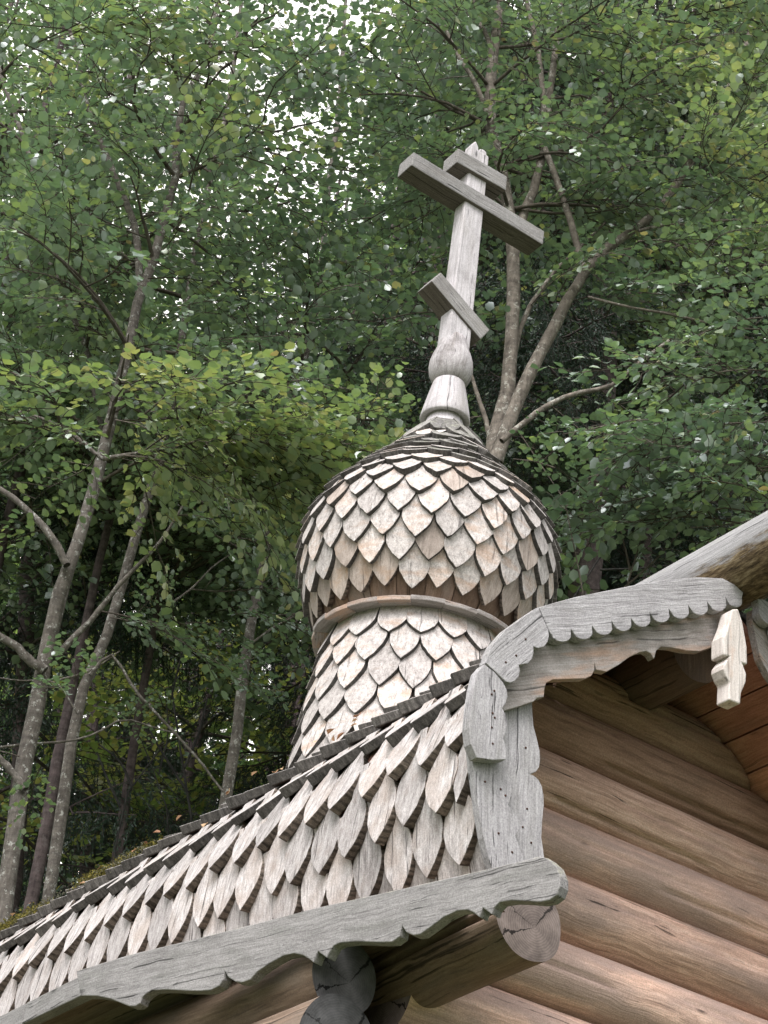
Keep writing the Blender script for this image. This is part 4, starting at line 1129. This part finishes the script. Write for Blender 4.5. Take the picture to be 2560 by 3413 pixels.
sapling('thin curved stem hugging the right side of the onion dome', [with_d([(1935, 1930), (1915, 1830), (1895, 1720), (1850, 1580), (1800, 1500), (1730, 1440)], 11.2), with_d([(1850, 1560), (1790, 1540), (1710, 1530)], 11.2)], 0.011, M_TWIG, 'shrub stems behind the gable', 5,
        [bough([(1900, 1720, 11.1), (1860, 1760, 11.1)], 0.3, sc=0.4), bough([(1960, 1640, 11), (1900, 1660, 11)], 0.2, sc=0.6)])
sapling('dark crossed stem in front of the spruce trunk', [with_d([(1930, 1960), (2010, 1840), (2080, 1740), (2140, 1610)], 12.2), with_d([(2000, 1900), (2120, 1895), (2290, 1880)], 13.0), with_d([(2080, 1700), (2180, 1800), (2260, 1900)], 13.0)], 0.016, M_DEAD, 'shrub stems behind the gable', 6)

# spruces
def spruce(label, trunk_px, r0, r1, n, zr, seed, tint=0.45, Lb=(1.2, 2.6)):
    rng = np.random.default_rng(seed)
    pts = px_line(trunk_px); g = ground_z(pts[0]); pts = [np.array([pts[0][0], pts[0][1], g - 0.1])] + pts
    root = empty('spruce_tree', tuple(pts[0][:2]) + (g,), label, 'tree', 'dark spruces in the wood')
    _, TP = trunk_mesh('trunk', pts, r0, r1, M_BARKS, root, n=24)
    sp, polys = [], []
    for i in range(n):
        z = rng.uniform(*zr); k = np.argmin(np.abs(TP[:, 2] - z)); o = TP[k].copy(); o[2] = z
        az = rng.uniform(0, 6.283); L_ = rng.uniform(*Lb) * (1.15 - 0.6 * (z - zr[0]) / (zr[1] - zr[0]))
        LP = limb_auto(rng, o, az, rng.uniform(-0.35, 0.05), L_, droop=0.08)
        polys.append((LP, np.linspace(0.022, 0.008, len(LP))))
        sp += sprays_on(rng, LP, 0.9, 0.36, 0.15, 0.0, 0.9)
    crown('crown', sp, T_SPR, root, [M_NEEDLE, M_BARKS], leafshape=NEEDL, tint_mu=tint, tint_sd=0.2, seed=seed, yellow=0.0, polys=polys)
spruce('big spruce with a bare purplish trunk between the dome and the gable', with_d([(1945, 2050), (1975, 1700), (2000, 1400), (2012, 1100), (2025, 500), (2035, 100), (2040, -250)], 16.5), 0.21, 0.09, 70, (12.8, 20), 31, Lb=(1.0, 2.2))
spruce('dark spruce behind the far right foliage above the gable', with_d([(2420, 2000), (2430, 1400), (2445, 800), (2450, 200), (2455, -200)], 18.5), 0.18, 0.08, 80, (8, 20), 32)
spruce('dark spruce standing behind the cross', with_d([(1420, 1800), (1440, 1300), (1450, 800), (1460, 300), (1465, -100)], 19.5), 0.16, 0.07, 80, (8, 21), 33)
spruce('dark spruce half hidden between the forked tree and the big spruce', with_d([(1780, 1800), (1800, 1300), (1810, 800), (1815, 300), (1820, -100)], 21), 0.16, 0.07, 90, (9, 23), 35)
spruce('dark spruce deep in the wood right of the big spruce', with_d([(2190, 1900), (2200, 1300), (2215, 800), (2225, 300), (2230, -100)], 21.5), 0.16, 0.07, 90, (9, 23), 36)
spruce('dark spruce low behind the left trunks', with_d([(300, 2800), (310, 2300), (320, 1900)], 24), 0.15, 0.06, 60, (7.5, 15.5), 37)
spruce('dark spruce low behind the middle of the roof edge', with_d([(620, 2700), (640, 2300), (660, 1950)], 26), 0.15, 0.06, 60, (8, 16), 38)
spruce('dark spruce low behind the left side of the dome', with_d([(960, 2500), (980, 2200), (1000, 1850)], 25), 0.15, 0.06, 60, (8.5, 17), 39)
spruce('dark spruce at the left border deep behind the left trunks', with_d([(60, 2700), (90, 2000), (110, 1500), (120, 1100)], 19), 0.15, 0.06, 60, (7.5, 16), 34)

# taller broadleaved trees deeper in the wood
MG = 'broadleaved trees deeper in the wood'
MID = [(40, 17.0, 19.5, 'deep wood tree filling the upper left corner', 0.5), (420, 16.5, 13.4, 'deep wood tree whose top stops below the bright sky gaps on the left', 0.42),
       (700, 17.5, 13.2, 'deep wood tree under the brightest sky gap', 0.5), (980, 16.5, 13.6, 'deep wood tree between sky gap and cross', 0.38),
       (1480, 16.5, 19.5, 'deep wood tree just left of the cross', 0.36), (1750, 22.0, 27, 'deep wood tree behind the fork above the cross', 0.42),
       (2250, 17.5, 21, 'deep wood tree with fresh green leaves in the upper right', 0.6), (2650, 16.5, 21, 'deep wood tree at the right border', 0.5),
       (560, 22.0, 17.6, 'sunlit yellow green young tree low between the left trunks', 0.85), (930, 23.0, 16.8, 'yellow green young tree low behind the slender pale trunk', 0.8),
       (-260, 16.5, 20, 'deep wood tree beyond the left border', 0.45)]
for i, (px, d, ztop, lab, tint) in enumerate(MID):
    low_ = i in (8, 9)
    a = at_d(px, 2300, d); rng = np.random.default_rng(60 + i)
    g = ground_z(a)
    b = a.copy(); b[2] = ztop + 0.6; b[:2] += rng.normal(0, 0.4, 2)
    root = empty('deciduous_tree', (a[0], a[1], g), lab, 'tree', MG)
    a0 = a.copy(); a0[2] = g - 0.1; mid_ = (a0 + b) / 2 + np.append(rng.normal(0, 0.3, 2), 0)
    _, TP = trunk_mesh('trunk', [a0, mid_, b], 0.09, 0.025, M_BARKS, root, sides=10, n=18)
    sp, polys = [], []
    zb0 = g + 1.2 if low_ else (11.6 if px < 1100 else 14.0)
    for k in range(38 if not low_ else 40):
        z = rng.uniform(zb0, ztop); q = (z - zb0) / (ztop - zb0)
        o = TP[np.argmin(np.abs(TP[:, 2] - z))]
        LP = limb_auto(rng, o, rng.uniform(0, 6.283), rng.uniform(0.05, 0.7), rng.uniform(1.2, 2.7) * (1 - 0.5 * q))
        polys.append((LP, np.linspace(0.024, 0.007, len(LP)))); sp += sprays_on(rng, LP, 1.05, 0.30, 0.25)
    crown('crown', sp, T_MID, root, [M_LEAF if not low_ else M_LEAFF, M_TWIG], tint_mu=tint, seed=60 + i, polys=polys)

# the far wood, one mass nobody could count
rng = np.random.default_rng(77); sp = []; polys = []
for i in range(135):
    d = rng.uniform(25, 44); lat = d * math.tan(math.radians(rng.uniform(-21, 19) if i < 95 else rng.uniform(-2, 18) if i < 122 else rng.uniform(-21, -14)))
    p = CAM + HD * d + RT * lat; g = ground_z(p)
    # treetops: lower in the direction of the bright gap left of the cross
    ang = math.degrees(math.atan2(lat, d)); gap = math.exp(-((ang + 8.6) / 4.6) ** 2)
    top = 1.6 + d * math.tan(math.radians(47.5 - 14.5 * gap - rng.uniform(0, 4)))
    polys.append((np.array([[p[0], p[1], g - 0.1], [p[0] + rng.normal(0, .3), p[1], (g + top) / 2], [p[0], p[1], top]]), np.array([0.2, 0.13, 0.03])))
    for k in range(46):
        q = rng.uniform(0.05, 1) ; z = g + 1.5 + (top - g - 1.5) * q
        az = rng.uniform(0, 6.283); rr = rng.uniform(0.2, 1) * 3.0 * (1 - 0.75 * q) + 0.2
        o = np.array([p[0] + rr * math.cos(az), p[1] + rr * math.sin(az), z])
        sp.append((o, az + rng.normal(0, 0.6), rng.normal(-0.1, 0.3), rng.normal(0, 0.4), rng.uniform(0.8, 1.25), rng.normal(0, 0.1)))
far = crown('far_woods', sp, T_FAR, None, [M_LEAFF, M_TWIG], tint_mu=0.45, seed=5, twigs=False)
far['kind'] = 'stuff'; far['label'] = 'far wood showing as a mass of leaves between the nearer trees'; far['category'] = 'woods'
V, Q = tube_arrays(polys, 7)
ft = np_mesh('far_trunks', V, Q, [M_BARKS], np.zeros(len(Q)), np.full(len(V), 0.5), None, smooth=[True] * len(Q)); ft.parent = far

# moss and fallen leaves lying along the upper edge of the roof
rng = np.random.default_rng(9)
def on_roof(x, s, lift):
    p, t, n = prof(s); return np.array([x, -(p[0] + n[0] * lift), p[1] + n[1] * lift]), np.array([0, -n[0], n[1]])
def scatter(name, label, cat, N, xs, ss, size, mat, lift, cluster, shape, seed, tilt=0.4):
    r = np.random.default_rng(seed); VV, FF, TT = [], [], []; base = 0
    cl = [(r.uniform(*xs), r.uniform(*ss)) for _ in range(cluster)]
    for i in range(N):
        cx, cs = cl[r.integers(cluster)]
        o, n = on_roof(min(cx + r.normal(0, 0.05), -0.1), cs + r.normal(0, 0.03), lift + abs(r.normal(0, 0.012)))
        n = n + r.normal(0, tilt, 3); n /= np.linalg.norm(n); a = r.normal(0, 1, 3); a -= n * (a @ n); a /= np.linalg.norm(a)
        s_ = r.uniform(*size); sd = np.cross(n, a)
        VV.append(o + s_ * (shape[:, :1] * a + shape[:, 1:2] * sd + shape[:, 2:] * n * 2)); FF += [(base, base + 3, base + 2, base + 1), (base, base + 5, base + 4, base + 3)]
        TT += [r.random()] * 6; base += 6
    o = np_mesh(name, np.concatenate(VV), np.array(FF), [mat], np.zeros(len(FF)), TT, None)
    o['kind'] = 'stuff'; o['label'] = label; o['category'] = cat
sh = s_of_z(4.66)
scatter('moss', 'yellow green moss tufts growing along the upper left edge of the roof', 'moss', 3000, (-4.4, -2.15), (sh - 0.03, sh + 0.07), (0.005, 0.013), M_MOSS, 0.036, 22, ROUND, 3, 0.9)
scatter('lichen', 'grey green lichen crumbs along the mossy roof edge left of the drum', 'lichen', 700, (-3.4, -2.3), (sh - 0.10, sh - 0.03), (0.003, 0.008), M_LICH, 0.034, 40, ROUND, 4, 0.9)
scatter('fallen_leaves', 'dry brown fallen leaves caught on the roof shingles', 'leaves', 30, (-4.2, -0.3), (sh - 0.16, sh + 0.10), (0.018, 0.042), M_DRY, 0.052, 34, ROUND, 5, 0.3)

# ============================================================================
# daylight: soft, mostly overcast
# ============================================================================
world = bpy.data.worlds.new('World'); scene.world = world; world.use_nodes = True
N, L = world.node_tree.nodes, world.node_tree.links; N.clear()
sun_el, sun_az = math.radians(52), math.atan2(-0.75, 0.65)     # direction TO the sun: from behind the photographer
sky = N.new('ShaderNodeTexSky'); sky.sky_type = 'NISHITA'; sky.sun_disc = False
sky.sun_elevation = sun_el; sky.sun_rotation = math.pi / 2 - sun_az
sky.air_density = 1.0; sky.dust_density = 5.0; sky.ozone_density = 1.0
hs = N.new('ShaderNodeHueSaturation'); hs.inputs['Saturation'].default_value = 0.12; hs.inputs['Value'].default_value = 2.1
bg = N.new('ShaderNodeBackground'); bg.inputs['Strength'].default_value = 0.15
out = N.new('ShaderNodeOutputWorld')
L.new(sky.outputs[0], hs.inputs['Color'])
# thin bright cloud low behind the wood, as an overcast evening sky has
tc = N.new('ShaderNodeTexCoord'); vd = N.new('ShaderNodeVectorMath'); vd.operation = 'DOT_PRODUCT'
L.new(tc.outputs['Generated'], vd.inputs[0]); gd = Vector((-0.69, 0.30, 0.66)).normalized(); vd.inputs[1].default_value = gd
mr = N.new('ShaderNodeMapRange'); mr.interpolation_type = 'SMOOTHSTEP'; mr.inputs['From Min'].default_value = 0.55; mr.inputs['From Max'].default_value = 1.0
L.new(vd.outputs['Value'], mr.inputs['Value'])
gl = mixc(N, L, mr.outputs[0], (1.0, 0.985, 1.0), (3.0, 2.88, 2.65))
mul = mixc(N, L, 1.0, hs.outputs[0], gl, 'MULTIPLY')
L.new(mul, bg.inputs[0]); L.new(bg.outputs[0], out.inputs[0])
sl = bpy.data.lights.new('sun', 'SUN'); sl.energy = 1.4; sl.angle = math.radians(14); sl.color = (1.0, 0.965, 0.92)
so = bpy.data.objects.new('sun', sl); COL.objects.link(so)
dv = Vector((math.cos(sun_az) * math.cos(sun_el), math.sin(sun_az) * math.cos(sun_el), math.sin(sun_el)))
so.rotation_euler = dv.to_track_quat('Z', 'Y').to_euler(); so.location = dv * 30

scene.view_settings.view_transform = 'Standard'; scene.view_settings.look = 'None'; scene.view_settings.exposure = 0
scene.cycles.max_bounces = 5; scene.cycles.diffuse_bounces = 3; scene.cycles.transmission_bounces = 3; scene.cycles.glossy_bounces = 2
scene.cycles.use_denoising = True
